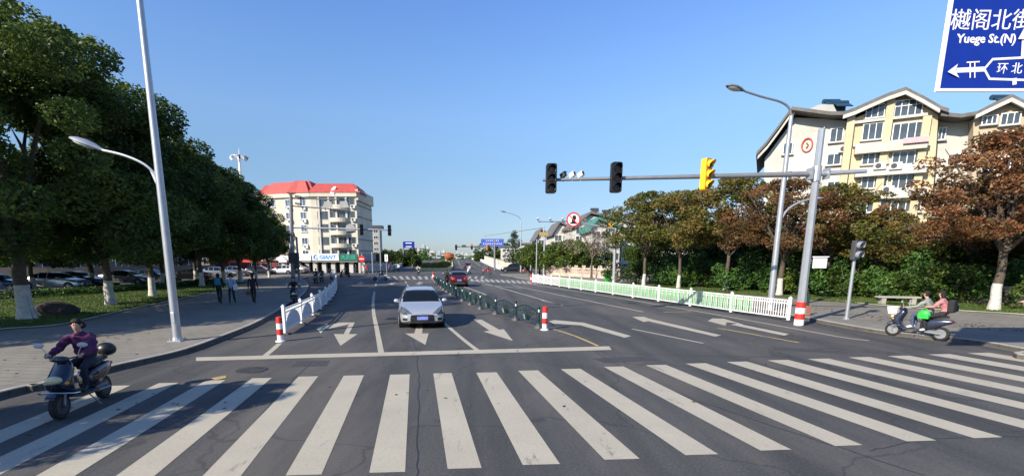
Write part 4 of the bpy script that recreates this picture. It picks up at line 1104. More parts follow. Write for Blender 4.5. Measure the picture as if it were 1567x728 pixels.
# ================================================================ people
CL = {}
def cloth(name, col, var=.18): 
    return mat('cloth_' + name, col, .85, var=var, scale=9, bump=.35, bscale=25)
SEG = [('skin', 'neck', 'head'), ('skin', 'head', 'crown'), ('top', 'pelvis', 'chest'), ('top', 'chest', 'neckb'), ('top', 'chest', 'shl'), ('top', 'chest', 'shr'),
       ('top', 'shl', 'ell'), ('top', 'ell', 'wrl'), ('top', 'shr', 'elr'), ('top', 'elr', 'wrr'), ('skin', 'wrl', 'hal'), ('skin', 'wrr', 'har'),
       ('leg', 'hipl', 'knl'), ('leg', 'knl', 'anl'), ('leg', 'hipr', 'knr'), ('leg', 'knr', 'anr'), ('leg', 'pelvis', 'hipl'), ('leg', 'pelvis', 'hipr'),
       ('shoe', 'anl', 'tol'), ('shoe', 'anr', 'tor')]
STAND = dict(pelvis=(0, 0, .94), waist=(0, 0, 1.08), chest=(.0, 0, 1.30), neckb=(0, 0, 1.44), neck=(.015, 0, 1.50), head=(.035, 0, 1.59), crown=(.02, 0, 1.68),
             shl=(0, .165, 1.40), ell=(-.03, .22, 1.13), wrl=(.06, .22, .90), hal=(.09, .215, .81), shr=(0, -.165, 1.40), elr=(-.03, -.22, 1.13), wrr=(.06, -.22, .90), har=(.09, -.215, .81),
             hipl=(0, .09, .90), knl=(.02, .10, .50), anl=(0, .10, .09), tol=(.17, .12, .035), hipr=(0, -.09, .90), knr=(.02, -.10, .50), anr=(0, -.10, .09), tor=(.17, -.12, .035))
def walk(s=1):
    d = dict(STAND); d.update(knl=(.16 * s, .09, .52), anl=(.24 * s, .09, .10), tol=(.40 * s if s > 0 else -.10, .10, .05), knr=(-.02 * s, -.09, .50), anr=(-.26 * s, -.09, .15), tor=(-.14 * s if s > 0 else .40, -.10, .035),
                              ell=(-.10 * s, .22, 1.14), wrl=(-.06 * s, .24, .90), hal=(-.04 * s, .24, .81), elr=(.04 * s, -.22, 1.14), wrr=(.17 * s, -.21, .93), har=(.22 * s, -.21, .85)); return d
if True:
    # seated rider: pelvis on a seat .76 m high, hands forward on the bars, feet on a footboard
    RIDE = dict(pelvis=(-.30, 0, .86), waist=(-.27, 0, 1.0), chest=(-.20, 0, 1.21), neckb=(-.16, 0, 1.34), neck=(-.135, 0, 1.40), head=(-.10, 0, 1.49), crown=(-.11, 0, 1.58),
                shl=(-.18, .17, 1.30), ell=(.0, .27, 1.10), wrl=(.24, .27, 1.04), hal=(.32, .26, 1.05), shr=(-.18, -.17, 1.30), elr=(.0, -.27, 1.10), wrr=(.24, -.27, 1.04), har=(.32, -.26, 1.05),
                hipl=(-.28, .10, .84), knl=(.12, .15, .80), anl=(.08, .13, .42), tol=(.24, .14, .37), hipr=(-.28, -.10, .84), knr=(.12, -.15, .80), anr=(.08, -.13, .42), tor=(.24, -.14, .37))
RAD = dict(pelvis=.135, waist=.125, chest=.145, neckb=.070, neck=.046, head=.076, crown=.066, shl=.066, ell=.046, wrl=.034, hal=.030, hipl=.098, knl=.064, anl=.046, tol=.036)
for k in list(RAD):
    if k[-1] == 'l' and k not in ('pelvis',): RAD[k[:-1] + 'r'] = RAD[k]
EDG = [('pelvis', 'waist'), ('waist', 'chest'), ('chest', 'neckb'), ('neckb', 'neck'), ('neck', 'head'), ('head', 'crown'), ('chest', 'shl'), ('shl', 'ell'), ('ell', 'wrl'), ('wrl', 'hal'),
       ('chest', 'shr'), ('shr', 'elr'), ('elr', 'wrr'), ('wrr', 'har'), ('pelvis', 'hipl'), ('hipl', 'knl'), ('knl', 'anl'), ('anl', 'tol'), ('pelvis', 'hipr'), ('hipr', 'knr'), ('knr', 'anr'), ('anr', 'tor')]
def skin_mesh(verts, edges, rad, sub=2, root=0):
    me = bpy.data.meshes.new('tmp'); me.from_pydata(verts, edges, []); o = bpy.data.objects.new('tmp', me); COL.objects.link(o)
    md = o.modifiers.new('s', 'SKIN'); md.use_smooth_shade = True; md.branch_smoothing = .6
    for i, v in enumerate(me.skin_vertices[0].data):
        r = rad[i]; v.radius = (r, r) if isinstance(r, float) else r; v.use_root = (i == root)
    sb = o.modifiers.new('d', 'SUBSURF'); sb.levels = sub; sb.render_levels = sub
    dg = bpy.context.evaluated_depsgraph_get(); dg.update()
    m2 = bpy.data.meshes.new_from_object(o.evaluated_get(dg)); bpy.data.objects.remove(o); bpy.data.meshes.remove(me); return m2
def person(label, loc, rz, pose, top, leg, shoe=None, hair='short', hands=False, scale=1.0, bulk=1.0, skin_arm=False, group=None, hairm=None, face=True, legskin=False):
    t = thing('person', label, 'person', loc, rz, group)
    names = list(pose); V = [Vector(pose[n]) * scale for n in names]
    rad = []
    for n in names:
        r = RAD[n] * scale * (bulk if n in ('pelvis', 'waist', 'chest', 'shl', 'shr', 'ell', 'elr') else 1)
        if n in ('chest', 'waist', 'pelvis'): r = (r * .80, r * 1.08)
        rad.append(r)
    E = [(names.index(a), names.index(b)) for a, b in EDG]
    me = skin_mesh([tuple(v) for v in V], E, [r if isinstance(r, tuple) else float(r) for r in rad], 3 if hands else 2, names.index('pelvis'))
    vs = [v.co.copy() for v in me.vertices]; fs = [list(p.vertices) for p in me.polygons]
    mats = {'skin': 0, 'top': 1, 'leg': 2, 'shoe': 3}; mi = []
    J = {n: v for n, v in zip(names, V)}
    for f in fs:
        c = sum((vs[i] for i in f), Vector()) / len(f); best = None
        for k, a, b in SEG:
            A, Bv = J[a], J[b]; d = Bv - A; u = max(0, min(1, (c - A).dot(d) / max(1e-6, d.dot(d)))); ds_ = (c - A - d * u).length - {'top': .03, 'leg': .02, 'skin': 0, 'shoe': .02}[k] * scale
            if best is None or ds_ < best[0]: best = (ds_, k, a)
        k = best[1]
        if skin_arm and best[2] in ('ell', 'elr'): k = 'skin'
        mi.append(mats[k])
    if hands:
        nn = [v.normal.copy() for v in me.vertices]; cls = {}
        for f, k in zip(fs, mi):
            for i in f: cls.setdefault(i, set()).add(k)
        for i, v in enumerate(vs):
            if cls.get(i) == {1}: v += nn[i] * (.012 + .009 * math.sin(v.z * 70 + noise.noise(v * 9) * 3) + .018 * noise.noise(v * 11)) * (1 if bulk > 1.1 else .55)
            elif cls.get(i) == {2}: v += nn[i] * .018 * noise.noise(Vector((v.x * 14, v.y * 8, v.z * 14)))
    b = MB(); b.v = vs; b.f = fs; b.m = mi
    hc = J['head'].lerp(J['crown'], .35); fw = (J['head'] - J['neck']); 
    if face:
        b.add([hc + Vector(p) * scale for p in ((.072, .014, .005), (.072, -.014, .005), (.072, 0, .035), (.104, 0, -.004), (.076, 0, -.014))], [(0, 3, 2), (1, 2, 3), (0, 4, 3), (1, 3, 4)], 0)
        for s in (1, -1):
            b.sphere(hc + Vector((.070, s * .030, .020)) * scale, (.010 * scale,) * 3, 8, 6, 4); b.sphere(hc + Vector((0, s * .082, .0)) * scale, (.018 * scale, .012 * scale, .028 * scale), 8, 6, 0)
        b.box(hc + Vector((.072, 0, -.040)) * scale, (.010 * scale, .040 * scale, .008 * scale), 5)
    if hands:
        for s, w_, h_ in ((1, 'wrl', 'hal'), (-1, 'wrr', 'har')):
            d = (J[h_] - J[w_]).normalized(); sd_ = Vector((0, 1, 0)); dn = d.cross(sd_).normalized()
            if dn.z > 0: dn = -dn
            for k in range(5):
                o_ = J[h_] + sd_ * ((k - 1.6) * .019) * s - d * .01
                if k == 4: o_ = J[w_].lerp(J[h_], .5) - sd_ * .028 * s; pts = [o_, o_ + d * .03 - sd_ * .02 * s + dn * .015, o_ + d * .055 - sd_ * .022 * s + dn * .035]
                else:
                    ln = (.85, 1, .95, .78)[k] * .085; pts = [o_, o_ + d * ln * .5, o_ + d * ln * .72 + dn * ln * .35, o_ + d * ln * .55 + dn * ln * .68]
                b.tube(pts, [.010, .010, .009, .006], 6, 0)
    me0 = b.build('body', [SKIN, top, leg, shoe or BLACKP, mat('eye_dark', (.02, .015, .012), .2), mat('lips', (.35, .12, .10), .5)], t, smooth=True)
    bpy.data.meshes.remove(me)
    h = MB(); s = scale
    n = 14
    R0 = (.102 * s, .097 * s, .108 * s)
    pts = []
    for i in range(9):
        ph = math.pi * i / 12 + .02; row = []
        for j in range(18):
            a = 2 * math.pi * j / 18; cx = math.cos(a)
            lim = 1.0 + (.55 if cx < .2 else (.0 if cx > .55 else .3))
            p_ = ph / (math.pi * 8 / 12) * math.pi * (.33 if cx > .75 else .41 if cx > .4 else .55 if cx > -.1 else .74)
            rr = 1 + .04 * math.sin(a * 7 + i)
            row.append(hc + Vector((math.sin(p_) * math.cos(a) * R0[0] * rr - .012 * s, math.sin(p_) * math.sin(a) * R0[1] * rr, math.cos(p_) * R0[2] * rr + .004 * s)))
        pts.append(row)
    h.loft(pts)
    if hair == 'long':
        h.sphere(hc + Vector((-.06, 0, -.07)) * s, (.06 * s, .085 * s, .12 * s), 12, 8)
    if hair == 'bun': h.sphere(hc + Vector((-.10, .03, -.02)) * s, (.06 * s, .07 * s, .065 * s), 10, 8)
    h.build('hair', hairm or HAIR, t, smooth=True)
    return t
PURPLE = cloth('purple', (.075, .012, .06), .5); NAVY = cloth('navy', (.012, .018, .035)); DARK = cloth('dark', (.015, .015, .018)); LBLUE = cloth('light_blue', (.26, .36, .55))
GREYJ = cloth('grey_jacket', (.22, .23, .22)); JEANS = cloth('jeans', (.05, .08, .14)); PINK = cloth('pink', (.42, .17, .19)); REDC = cloth('red', (.35, .03, .03)); WHT = cloth('white', (.65, .65, .63))
TEAL = cloth('teal', (.02, .20, .27)); BRN = cloth('brown', (.12, .07, .04)); PLUM = cloth('plum', (.10, .01, .05)); KHAKI = cloth('khaki', (.22, .18, .11))

def scooter(name, label, loc, rz, m, group=None, basket=False, trunk=True, big=True, cat='scooter'):
    t = thing(name, label, cat, loc, rz, group); wr = .23; wb = .63
    for x in (wb, -wb):
        b = MB(); b.tube([(x, -.045, wr), (x, -.05, wr), (x, -.03, wr), (x, .03, wr), (x, .05, wr), (x, .045, wr)], [wr * .72, wr * .88, wr, wr, wr * .88, wr * .72], 22); wo = b.build('wheel', RUBBER, t)
        b = MB(); b.tube([(x, -.052, wr), (x, .052, wr)], [wr * .66] * 2, 18); b.cyl((x, -.09, wr), (x, .09, wr), .035)
        for k in range(5):
            a = k * 1.257; b.box((x + math.cos(a) * .08, 0, wr + math.sin(a) * .08), (.15, .11, .022), M=Matrix.Rotation(-a, 3, 'Y'))
        b.build('rim', DGREY if not basket else RIM, wo)
    # fork and fender
    b = MB()
    for s in (1, -1): b.tube([(wb, s * .075, wr), (wb - .10, s * .07, .55), (wb - .17, s * .05, .78)], .022, 8)
    b.build('fork', GALVD, t, smooth=True)
    b = MB(); rg = []
    for k in range(9):
        a = R(35 + k * 15); rg.append([(wb + math.cos(a) * (wr + .045), y, wr + math.sin(a) * (wr + .045 + (.012 if abs(y) < .05 else 0))) for y in (-.075, -.03, .03, .075)])
    b.loft(rg, cap=False, closed=False); b.build('front_fender', m, t, smooth=True)
    # leg shield: lofted nose
    b = MB(); rg = []
    for z, xf, w_, th in ((.33, .42, .10, .06), (.42, .58, .17, .12), (.52, .70, .21, .17), (.62, .74, .20, .20), (.72, .66, .18, .18), (.82, .55, .17, .14), (.92, .48, .13, .10), (1.0, .44, .08, .06)):
        rg.append([(xf - th + th * math.cos(a) * (1 if math.cos(a) > 0 else .7), math.sin(a) * w_, z) for a in [k * math.pi / 7 for k in range(14)]])
    b.loft(rg); b.build('front_shield', m, t, smooth=True)
    b = MB(); b.sphere((.68, 0, .685), (.075, .13, .07), 14, 8, M=Matrix.Rotation(R(25), 3, 'Y')); b.build('headlight', mat('amber_headlight', (.62, .52, .30), .08, var=.3, spec=.9), t, smooth=True)
    for s in (1, -1): b = MB(); b.sphere((.62, s * .155, .62), (.05, .035, .03), 10, 6); b.build('indicator', mat('indicator_amber', (.7, .28, .03), .15), t, smooth=True)
    if big:
        b = MB(); b.tube([(.40, -.20, .40), (.62, -.25, .44), (.83, -.15, .50), (.87, 0, .52), (.83, .15, .50), (.62, .25, .44), (.40, .20, .40)], .012, 6); b.build('crash_bar', CHROME, t, smooth=True)
    # footboard
    b = MB(); rg = [[(x, y * w_, z + (.035 if q else 0)) for y, q in ((-1, 0), (1, 0), (1, 1), (-1, 1))] for x, w_, z in ((.46, .12, .33), (.30, .18, .29), (0, .19, .28), (-.18, .17, .30))]; b.loft(rg); b.build('footboard', DGREY, t, bevel=.01)
    # rear body
    b = MB(); rg = []
    for x, w_, z0, z1 in ((-.10, .10, .32, .60), (-.16, .14, .30, .68), (-.32, .155, .32, .70), (-.52, .15, .42, .72), (-.72, .13, .52, .72), (-.88, .07, .60, .70)):
        zc = (z0 + z1) / 2; hh = (z1 - z0) / 2; rg.append([(x, math.copysign(abs(math.cos(a)) ** .6, math.cos(a)) * w_, zc + math.copysign(abs(math.sin(a)) ** .6, math.sin(a)) * hh) for a in [k * math.pi / 8 for k in range(16)]])
    b.loft(rg); b.build('rear_body', m, t, smooth=True)
    b = MB(); rg = []
    for x, w_, z, h_ in ((-.08, .08, .715, .02), (-.14, .13, .735, .045), (-.35, .145, .75, .05), (-.52, .14, .79, .05), (-.70, .12, .80, .045), (-.78, .07, .79, .02)):
        rg.append([(x, math.cos(a) * w_, z + math.sin(a) * h_) for a in [k * math.pi / 7 for k in range(14)]])
    b.loft(rg); b.build('seat', mat('black_vinyl', (.02, .02, .022), .45, var=.2), t, smooth=True)
    b = MB(); b.box((-.45, 0, .28), (.5, .12, .10)); b.tube([(-.25, .12, .26), (-.63, .12, .23)], .03, 6); b.tube([(-.05, .05, .28), (-.12, .22, .02)], .012, 5); b.build('swing_arm', GALVD, t)
    b = MB(); b.sphere((-.89, 0, .66), (.03, .09, .035), 10, 6); b.build('taillight', mat('taillight_red', (.42, .02, .02)), t, smooth=True)
    # handlebar
    b = MB(); b.tube(smooth_line([(.24, .33, 1.02), (.34, .26, 1.03), (.44, .10, 1.0), (.46, 0, .99), (.44, -.10, 1.0), (.34, -.26, 1.03), (.24, -.33, 1.02)], 3), .014, 6); hb = b.build('handlebar', BLACKP, t, smooth=True)
    b = MB(); b.sphere((.46, 0, 1.0), (.09, .15, .055), 12, 8); b.build('instrument_cowl', m, hb, smooth=True)
    for s in (1, -1):
        b = MB(); b.cyl((.24, s * .34, 1.02), (.34, s * .265, 1.03), .02, .02, 8); b.build('grip', RUBBER, hb)
        b = MB(); b.tube([(.36, s * .22, 1.03), (.36, s * .27, 1.15), (.38, s * .31, 1.20)], .007, 5); b.sphere((.38, s * .33, 1.23), (.02, .085, .045), 12, 8); b.build('mirror', mat('mirror_shell', (.45, .46, .46), .2), hb, smooth=True)
    if trunk:
        b = MB(); b.sphere((-.90, 0, .92), (.15, .17, .14), 16, 10)
        for v in b.v: v.z = max(v.z, .83)
        b.build('top_box', BLACKP, t, smooth=True); b = MB(); b.box((-.85, 0, .81), (.34, .12, .02)); b.build('rack', GALVD, t)
    if basket:
        b = MB(); P4 = lambda z, k: [(.66 - k, -k, z), (.66 + k, -k, z), (.66 + k, k, z), (.66 - k, k, z)]
        for z in (.78, .84, .90, .96, 1.02):
            k = .11 + (z - .78) * .15; q = P4(z, k); b.tube([Vector((p[0] + .02, p[1] * 1.2, p[2])) for p in q + q[:1]], .008, 4)
        for k in range(16):
            a = k * .3927; s_ = max(abs(math.cos(a)), abs(math.sin(a))); c_, d_ = math.cos(a) / s_, math.sin(a) / s_
            b.tube([(.68 + c_ * .11, d_ * .132, .78), (.68 + c_ * .147, d_ * .176, 1.02)], .008, 4)
        b.box((.68, 0, .79), (.2, .24, .01)); b.build('basket', WHITEP, t)
        b = MB(); b.box((.68, 0, .90), (.24, .30, .17)); b.build('basket_lining', mat('pink_lining', (.55, .38, .40), .7), t)
    return t
# near scooter
A = g(97, 639, 0); C_ = g(158, 609, 0); rz = math.atan2(A.y - C_.y, A.x - C_.x); mid = A.lerp(C_, .5)
NB = mat('midnight_blue_plastic', (.006, .008, .022), .15, .1, var=.2, coat=.8)
scooter('scooter', 'dark blue electric scooter with a round top box on the left of the zebra crossing', mid, rz, NB)
pose = dict(RIDE)
person('woman in a shiny purple quilted jacket riding the dark blue scooter', mid, rz, pose, PURPLE, NAVY, BLACKP, 'bun', hands=True, bulk=1.32)
# right moped with two people
A = g(1366, 513, 0); C_ = g(1437, 521, 0); rz = math.atan2(A.y - C_.y, A.x - C_.x); mid = A.lerp(C_, .5)
scooter('moped', 'silver and blue moped with a white front basket ridden by two people on the right', mid, rz, mat('silver_blue_plastic', (.035, .045, .075), .25, .3, coat=.5), basket=True, trunk=False, cat='moped')
person('rider in a grey jacket and blue jeans steering the moped with the basket', mid, rz, RIDE, GREYJ, JEANS, WHITEP, 'short', hands=True)
pp = {k: (v[0] - .38, v[1], v[2] + .03) for k, v in RIDE.items()}
pp.update(ell=(-.42, .27, 1.12), wrl=(-.26, .20, 1.10), hal=(-.19, .16, 1.10), elr=(-.42, -.27, 1.12), wrr=(-.26, -.20, 1.10), har=(-.19, -.16, 1.10), knl=(-.20, .21, .78), anl=(-.28, .20, .36), tol=(-.14, .22, .31), knr=(-.20, -.21, .78), anr=(-.28, -.20, .36), tor=(-.14, -.22, .31))
person('passenger in a pink top with dark hair sitting behind the grey jacket rider', mid, rz, pp, PINK, DARK, WHITEP, 'long', hands=True, skin_arm=True)
Mr = Matrix.Rotation(rz, 3, 'Z')
bg_ = thing('bag', 'bright green bag held between the two people on the moped', 'bag', mid + Mr @ Vector((-.22, .30, .72)), rz)
b = MB(); b.sphere((0, 0, .13), (.17, .07, .15), 14, 10); b.box((0, 0, .08), (.28, .12, .16)); b.build('bag_body', mat('bright_green', (.02, .42, .05), .5), bg_, smooth=True)
b = MB(); b.tube(smooth_line([(-.08, 0, .26), (-.04, 0, .34), (.04, 0, .34), (.08, 0, .26)], 3), .01, 5); b.build('bag_handle', mat('bright_green', (.02, .42, .05)), bg_)
bk = thing('backpack', 'black backpack on the back of the moped passenger', 'backpack', mid + Mr @ Vector((-.80, 0, .98)), rz)
b = MB(); b.box((0, 0, .18), (.18, .30, .42)); b.build('pack', DARK, bk, bevel=.05); b = MB(); b.box((-.11, 0, .12), (.06, .22, .2)); b.build('front_pocket', DARK, bk, bevel=.02)

# pedestrians
def face_to(dx, dy): return math.atan2(dy, dx)
PG = 'pedestrians walking on the left pavement'
a_ = g(337, 464, ZS); person('pedestrian in dark clothes carrying a teal backpack on the left pavement', a_, face_to(-.3, 1), walk(1), DARK, DARK, hair='long', group=PG)
bp = thing('backpack', 'teal backpack worn by the leftmost pedestrian', 'backpack', a_ + Vector((.05, -.17, 1.05)), face_to(-.3, 1))
b = MB(); b.box((0, 0, .2), (.16, .30, .42)); b.build('pack', TEAL, bp, bevel=.05); b = MB(); b.box((-.1, 0, .13), (.06, .22, .2)); b.build('front_pocket', TEAL, bp, bevel=.02)
a_ = g(356, 464.5, ZS); person('pedestrian in a light blue shirt and dark trousers with a white bag', a_, face_to(-.3, 1), walk(-1), LBLUE, NAVY, group=PG)
bp = thing('shoulder_bag', 'white shoulder bag beside the light blue shirt', 'bag', a_ + Vector((.27, -.05, .78)), 1.5)
b = MB(); b.box((0, 0, .16), (.34, .10, .32)); b.build('bag_body', WHT, bp, bevel=.03); b = MB(); b.tube([(-.12, 0, .3), (-.05, -.02, .6), (.05, -.02, .6), (.12, 0, .3)], .012, 5); b.build('strap', WHT, bp)
a_ = g(389, 463.5, ZS); person('pedestrian all in black holding a handbag, right of the other two walkers', a_, face_to(-.25, 1), walk(1), DARK, DARK, group=PG, hair='long')
bp = thing('handbag', 'small dark handbag in the hand of the black dressed pedestrian', 'bag', a_ + Vector((-.28, .02, .45)), .3)
b = MB(); b.box((0, 0, .12), (.30, .10, .22)); b.build('bag_body', BRN, bp, bevel=.03); b = MB(); b.tube(smooth_line([(-.09, 0, .22), (0, 0, .38), (.09, 0, .22)], 4), .01, 5); b.build('bag_handle', BRN, bp)
# riders in the left lane and in the crossing
RG = 'riders and scooters around the far crossing'
sc = {}
def rider(x, y, hd, top, leg, m, ls, lp, z=0, Y=None, hair='short'):
    p = g(x, y, z) if Y is None else Vector(((x - PX) / FOC * Y, Y, zr(Y) + .01)); rz = math.atan2(hd[1], hd[0])
    key = m.name
    if key not in sc: sc[key] = scooter('scooter', ls, p, rz, m, RG, trunk=False)
    else: dup(sc[key], p, rz, ls, RG)
    person(lp, p, rz, RIDE, top, leg, hair=hair, group=RG)
BS = mat('black_scooter_plastic', (.012, .012, .014), .25, coat=.4); WS = mat('white_scooter_plastic', (.62, .62, .60), .3, coat=.4); RS = mat('red_scooter_plastic', (.35, .03, .03), .3, coat=.4)
rider(451, 466, (.35, -1), DARK, NAVY, BS, 'black scooter beside the dark signal mast at the left corner', 'rider in black waiting beside the dark signal mast')
rider(484, 433.5, (.1, -1), DARK, DARK, BS, 'black scooter at the far end of the white railing, left of two', 'dark dressed rider left of a pair at the end of the railing')
rider(493, 432, (.1, -1), BRN, DARK, BS, 'black scooter at the far end of the white railing, right of two', 'brown jacket rider right of a pair at the end of the railing')
rider(507, 427.5, (.5, -1), PINK, JEANS, WS, 'white scooter in front of the pillared shops', 'rider in pink before the pillared shops')
rider(528, 424, (-1, .3), NAVY, DARK, BS, 'black scooter passing the green shop sign', 'navy dressed rider passing the green shop sign')
rider(582, 429, (-1, -.15), DARK, BRN, WS, 'white scooter crossing near the left bridge wall', 'dark dressed rider on the white scooter near the left bridge wall')
rider(640, 421, (.3, -1), WHT, DARK, BS, 'black scooter left of the median planter', 'rider in white left of the median planter')
rider(684, 437, (-.1, 1), DARK, DARK, BS, 'black scooter riding close beside the dark red car', 'black dressed rider close beside the dark red car', )
rider(718, 419.5, (-.3, -1), WHT, KHAKI, WS, 'white scooter in the crossing above the dark red car', 'rider in white in the crossing above the dark red car')
rider(745, 419.5, (-1, 0), REDC, DARK, RS, 'red scooter left of the black off roader', 'rider in red left of the black off roader')
rider(806, 420, (-1, .1), BRN, DARK, RS, 'red scooter right of the black off roader', 'brown dressed rider right of the black off roader')
for i, (x, y, tp, lg, lb) in enumerate([(596, 417.5, PINK, DARK, 'person in pink at the left end of the far zebra crossing'), (603, 417, DARK, DARK, 'dark dressed person on the far zebra crossing'), (610, 416.8, WHT, NAVY, 'person in a white top on the far zebra crossing'),
                                        (632, 417.5, GREYJ, DARK, 'grey dressed person near the median planter'), (812, 423, LBLUE, DARK, 'person in light blue at the far right kerb corner'), (561, 421, REDC, DARK, 'person in red beside the round red sign'), (545, 420.5, DARK, JEANS, 'dark dressed person at the fence of the cream building')]):
    person(lb, g(x, y, .0 if x not in (812,) else ZS), .8 * i, walk(1 if i % 2 else -1), tp, lg, group='people around the far zebra crossing', face=False)
# ================================================================ buildings
def facade_pt(p0, p1, u, z, off=0):
    d = (p1 - p0); q = p0 + d * u; n = Vector((d.y, -d.x, 0)).normalized()      # outward = to the right of p0->p1 (towards the viewer when p0 is left)
    return Vector((q.x, q.y, z)) + n * off
WPROTO = {}
def window(root, p0, p1, u, z, w_, h_, style='plain', glass=None, sill=True, panes=2, frame=None):
    """a window part with its frame and sill, copies share mesh data"""
    key = (style, round(w_, 2), round(h_, 2), panes, (glass or WGLASS).name, sill)
    if key not in WPROTO:
        f = MB(); t_ = .07
        f.box((0, -.03, h_ / 2 - t_ / 2), (w_, .08, t_)); f.box((0, -.03, -h_ / 2 + t_ / 2), (w_, .08, t_))
        for s in (1, -1): f.box((s * (w_ / 2 - t_ / 2), -.03, 0), (t_, .08, h_ - 2 * t_))
        for k in range(1, panes): f.box((-w_ / 2 + w_ * k / panes, -.025, 0), (.05, .06, h_ - 2 * t_))
        if style == 'cross': f.box((0, -.03, h_ * .18), (w_ - 2 * t_, .07, .05))
        f.box((0, .02, 0), (w_ - .02, .06, h_ - .02), 1)
        if sill: f.box((0, -.08, -h_ / 2 - .05), (w_ + .2, .2, .08), 2)
        o = f.build('window', [frame or WHITEP, glass or WGLASS, CONC]); WPROTO[key] = o.data
        COL.objects.unlink(o); bpy.data.objects.remove(o)
    o = bpy.data.objects.new('window', WPROTO[key]); COL.objects.link(o); o.parent = root
    d = p1 - p0; P = facade_pt(p0, p1, u, z, .02)
    M = ROOTM[root.name].inverted() @ Matrix.Translation(P) @ Matrix.Rotation(math.atan2(d.y, d.x), 4, 'Z')
    o.matrix_local = M; return o
def stucco(name, col): return mat(name, col, .9, var=.17, scale=.5, bump=.25, bscale=8)
CREAM = stucco('cream_render', (.54, .50, .40)); OFFW = stucco('white_render', (.47, .46, .42)); YELW = stucco('yellow_render', (.50, .42, .27)); TAN = stucco('tan_render', (.42, .34, .24)); PINKW = stucco('pinkish_stone', (.50, .40, .33))
ROOFG = mat('grey_roof_tiles', (.12, .115, .11), .85, var=.25, scale=2, bump=.5, bscale=6); ROOFR = mat('red_roof_tiles', (.38, .06, .05), .7, var=.15, scale=1.5, bump=.4, bscale=5)
GREENR = mat('green_roof', (.03, .20, .17), .6); ACW = mat('air_conditioner_white', (.60, .60, .57), .6, var=.12)
def acunit(root, P, rz=0):
    b = MB(); b.box(P, (.85, .35, .6), rz=rz); o = b.build('air_conditioner', ACW, root, world=True)
    b = MB(); M = Matrix.Rotation(rz, 3, 'Z'); c = P + M @ Vector((-.12, -.18, 0)); b.cyl(c, c + M @ Vector((0, -.02, 0)), .22, .22, 12); b.build('fan_grille', DGREY, o, world=True)

# ---------- cream apartment block with the red roof
def zpx(y, Y): return at(700, y, Y).z
def PT(px, Y): v = at(px, 395, Y); return Vector((v.x, Y, 0))
A0, A1, A2, A3, A4, A5 = PT(396, 96), PT(411, 93), PT(433, 92), PT(480, 90), PT(549, 90), PT(571.5, 101)
blk = thing('apartment_building', 'cream apartment block with a red hipped roof and shops below at the far left corner', 'building', (A3.x, A3.y, 0))
zt = zpx(295, 90); zs = zpx(400, 90)
F = [A0, A1, A2, A3, A4, A5]; back = [A5 + Vector((-3, 10, 0)), A0 + Vector((-2, 16, 0))]
b = MB(); b.prism([p + Vector((0, 0, zs)) for p in F + back], (0, 0, zt - zs)); b.build('wall', CREAM, blk, world=True)
b = MB(); b.prism([p + Vector((.6, 2.2, -.05)) for p in F + back], (0, 0, zs + .06)); b.build('ground_floor', mat('shop_interior', (.05, .045, .04), .6), blk, world=True)
# parapet and corner pilasters
b = MB()
for p, q in zip(F[:-1], F[1:]):
    d = (q - p).normalized(); m_ = p.lerp(q, .5); n = Vector((d.y, -d.x, 0))
    b.box(m_ + n * .15 + Vector((0, 0, zt - .35)), ((q - p).length + .3, .5, .7 if q is not A5 else 1.9), rz=math.atan2(d.y, d.x))
b.build('cornice', CREAM, blk, world=True)
b = MB()
d = (A5 - A4).normalized()
for k in range(1, 6): b.box(A4.lerp(A5, .5) + Vector((.03, -.03, zs + (zt - zs) * k / 6)), ((A5 - A4).length, .10, .16), rz=math.atan2(d.y, d.x))
d = (A4 - A3).normalized()
b.build('floor_bands', mat('band_grey', (.16, .16, .16), .8), blk, world=True)
# mansard roof with ridges at the two ends
b = MB(); zr_ = zpx(281, 92) 
def hip(b, P, zt, zr, inset):
    n = len(P); c = sum(P, Vector()) / n
    lo = [Vector((p.x, p.y, zt)) for p in P]; hi = []
    for p in P:
        v = (c - p); v.z = 0; hi.append(Vector((p.x, p.y, zr)) + v.normalized() * inset)
    b.add(lo + hi, [[i, (i + 1) % n, n + (i + 1) % n, n + i] for i in range(n)] + [[n + i for i in range(n)]])
hip(b, [A1 + Vector((-.3, -.3, 0)), A3 + Vector((0, -.6, 0)), A3 + Vector((3, 9, 0)), A1 + Vector((0, 9, 0))], zt + .02, zpx(279.5, 93), 2.0)
hip(b, [A3 + Vector((-.3, -.5, 0)), A4 + Vector((.4, -.5, 0)), A5 + Vector((.3, 0, 0)), A5 + Vector((-8, 2, 0)), A3 + Vector((1, 9, 0))], zt + .01, zpx(283, 93), 2.2)
for (c_, yy, w2) in ((A2.lerp(A3, .72), 277, 2.6), (A1.lerp(A2, .25), 281, 1.9), (A3.lerp(A4, .82), 284, 2.4)):
    q = c_ + Vector((0, .3, 0)); hip(b, [q + Vector((-w2, -.6, 0)), q + Vector((w2, -.6, 0)), q + Vector((w2, 5, 0)), q + Vector((-w2, 5, 0))], zt + .03, zpx(yy, 92), 1.9)
b.build('roof', ROOFR, blk, world=True)
rng = random.Random(4)
fl = 5; fh = (zt - zs - .8) / fl
BGL = mat('blue_window_glass', (.06, .09, .15), .1, var=.4, scale=.6, spec=.8)
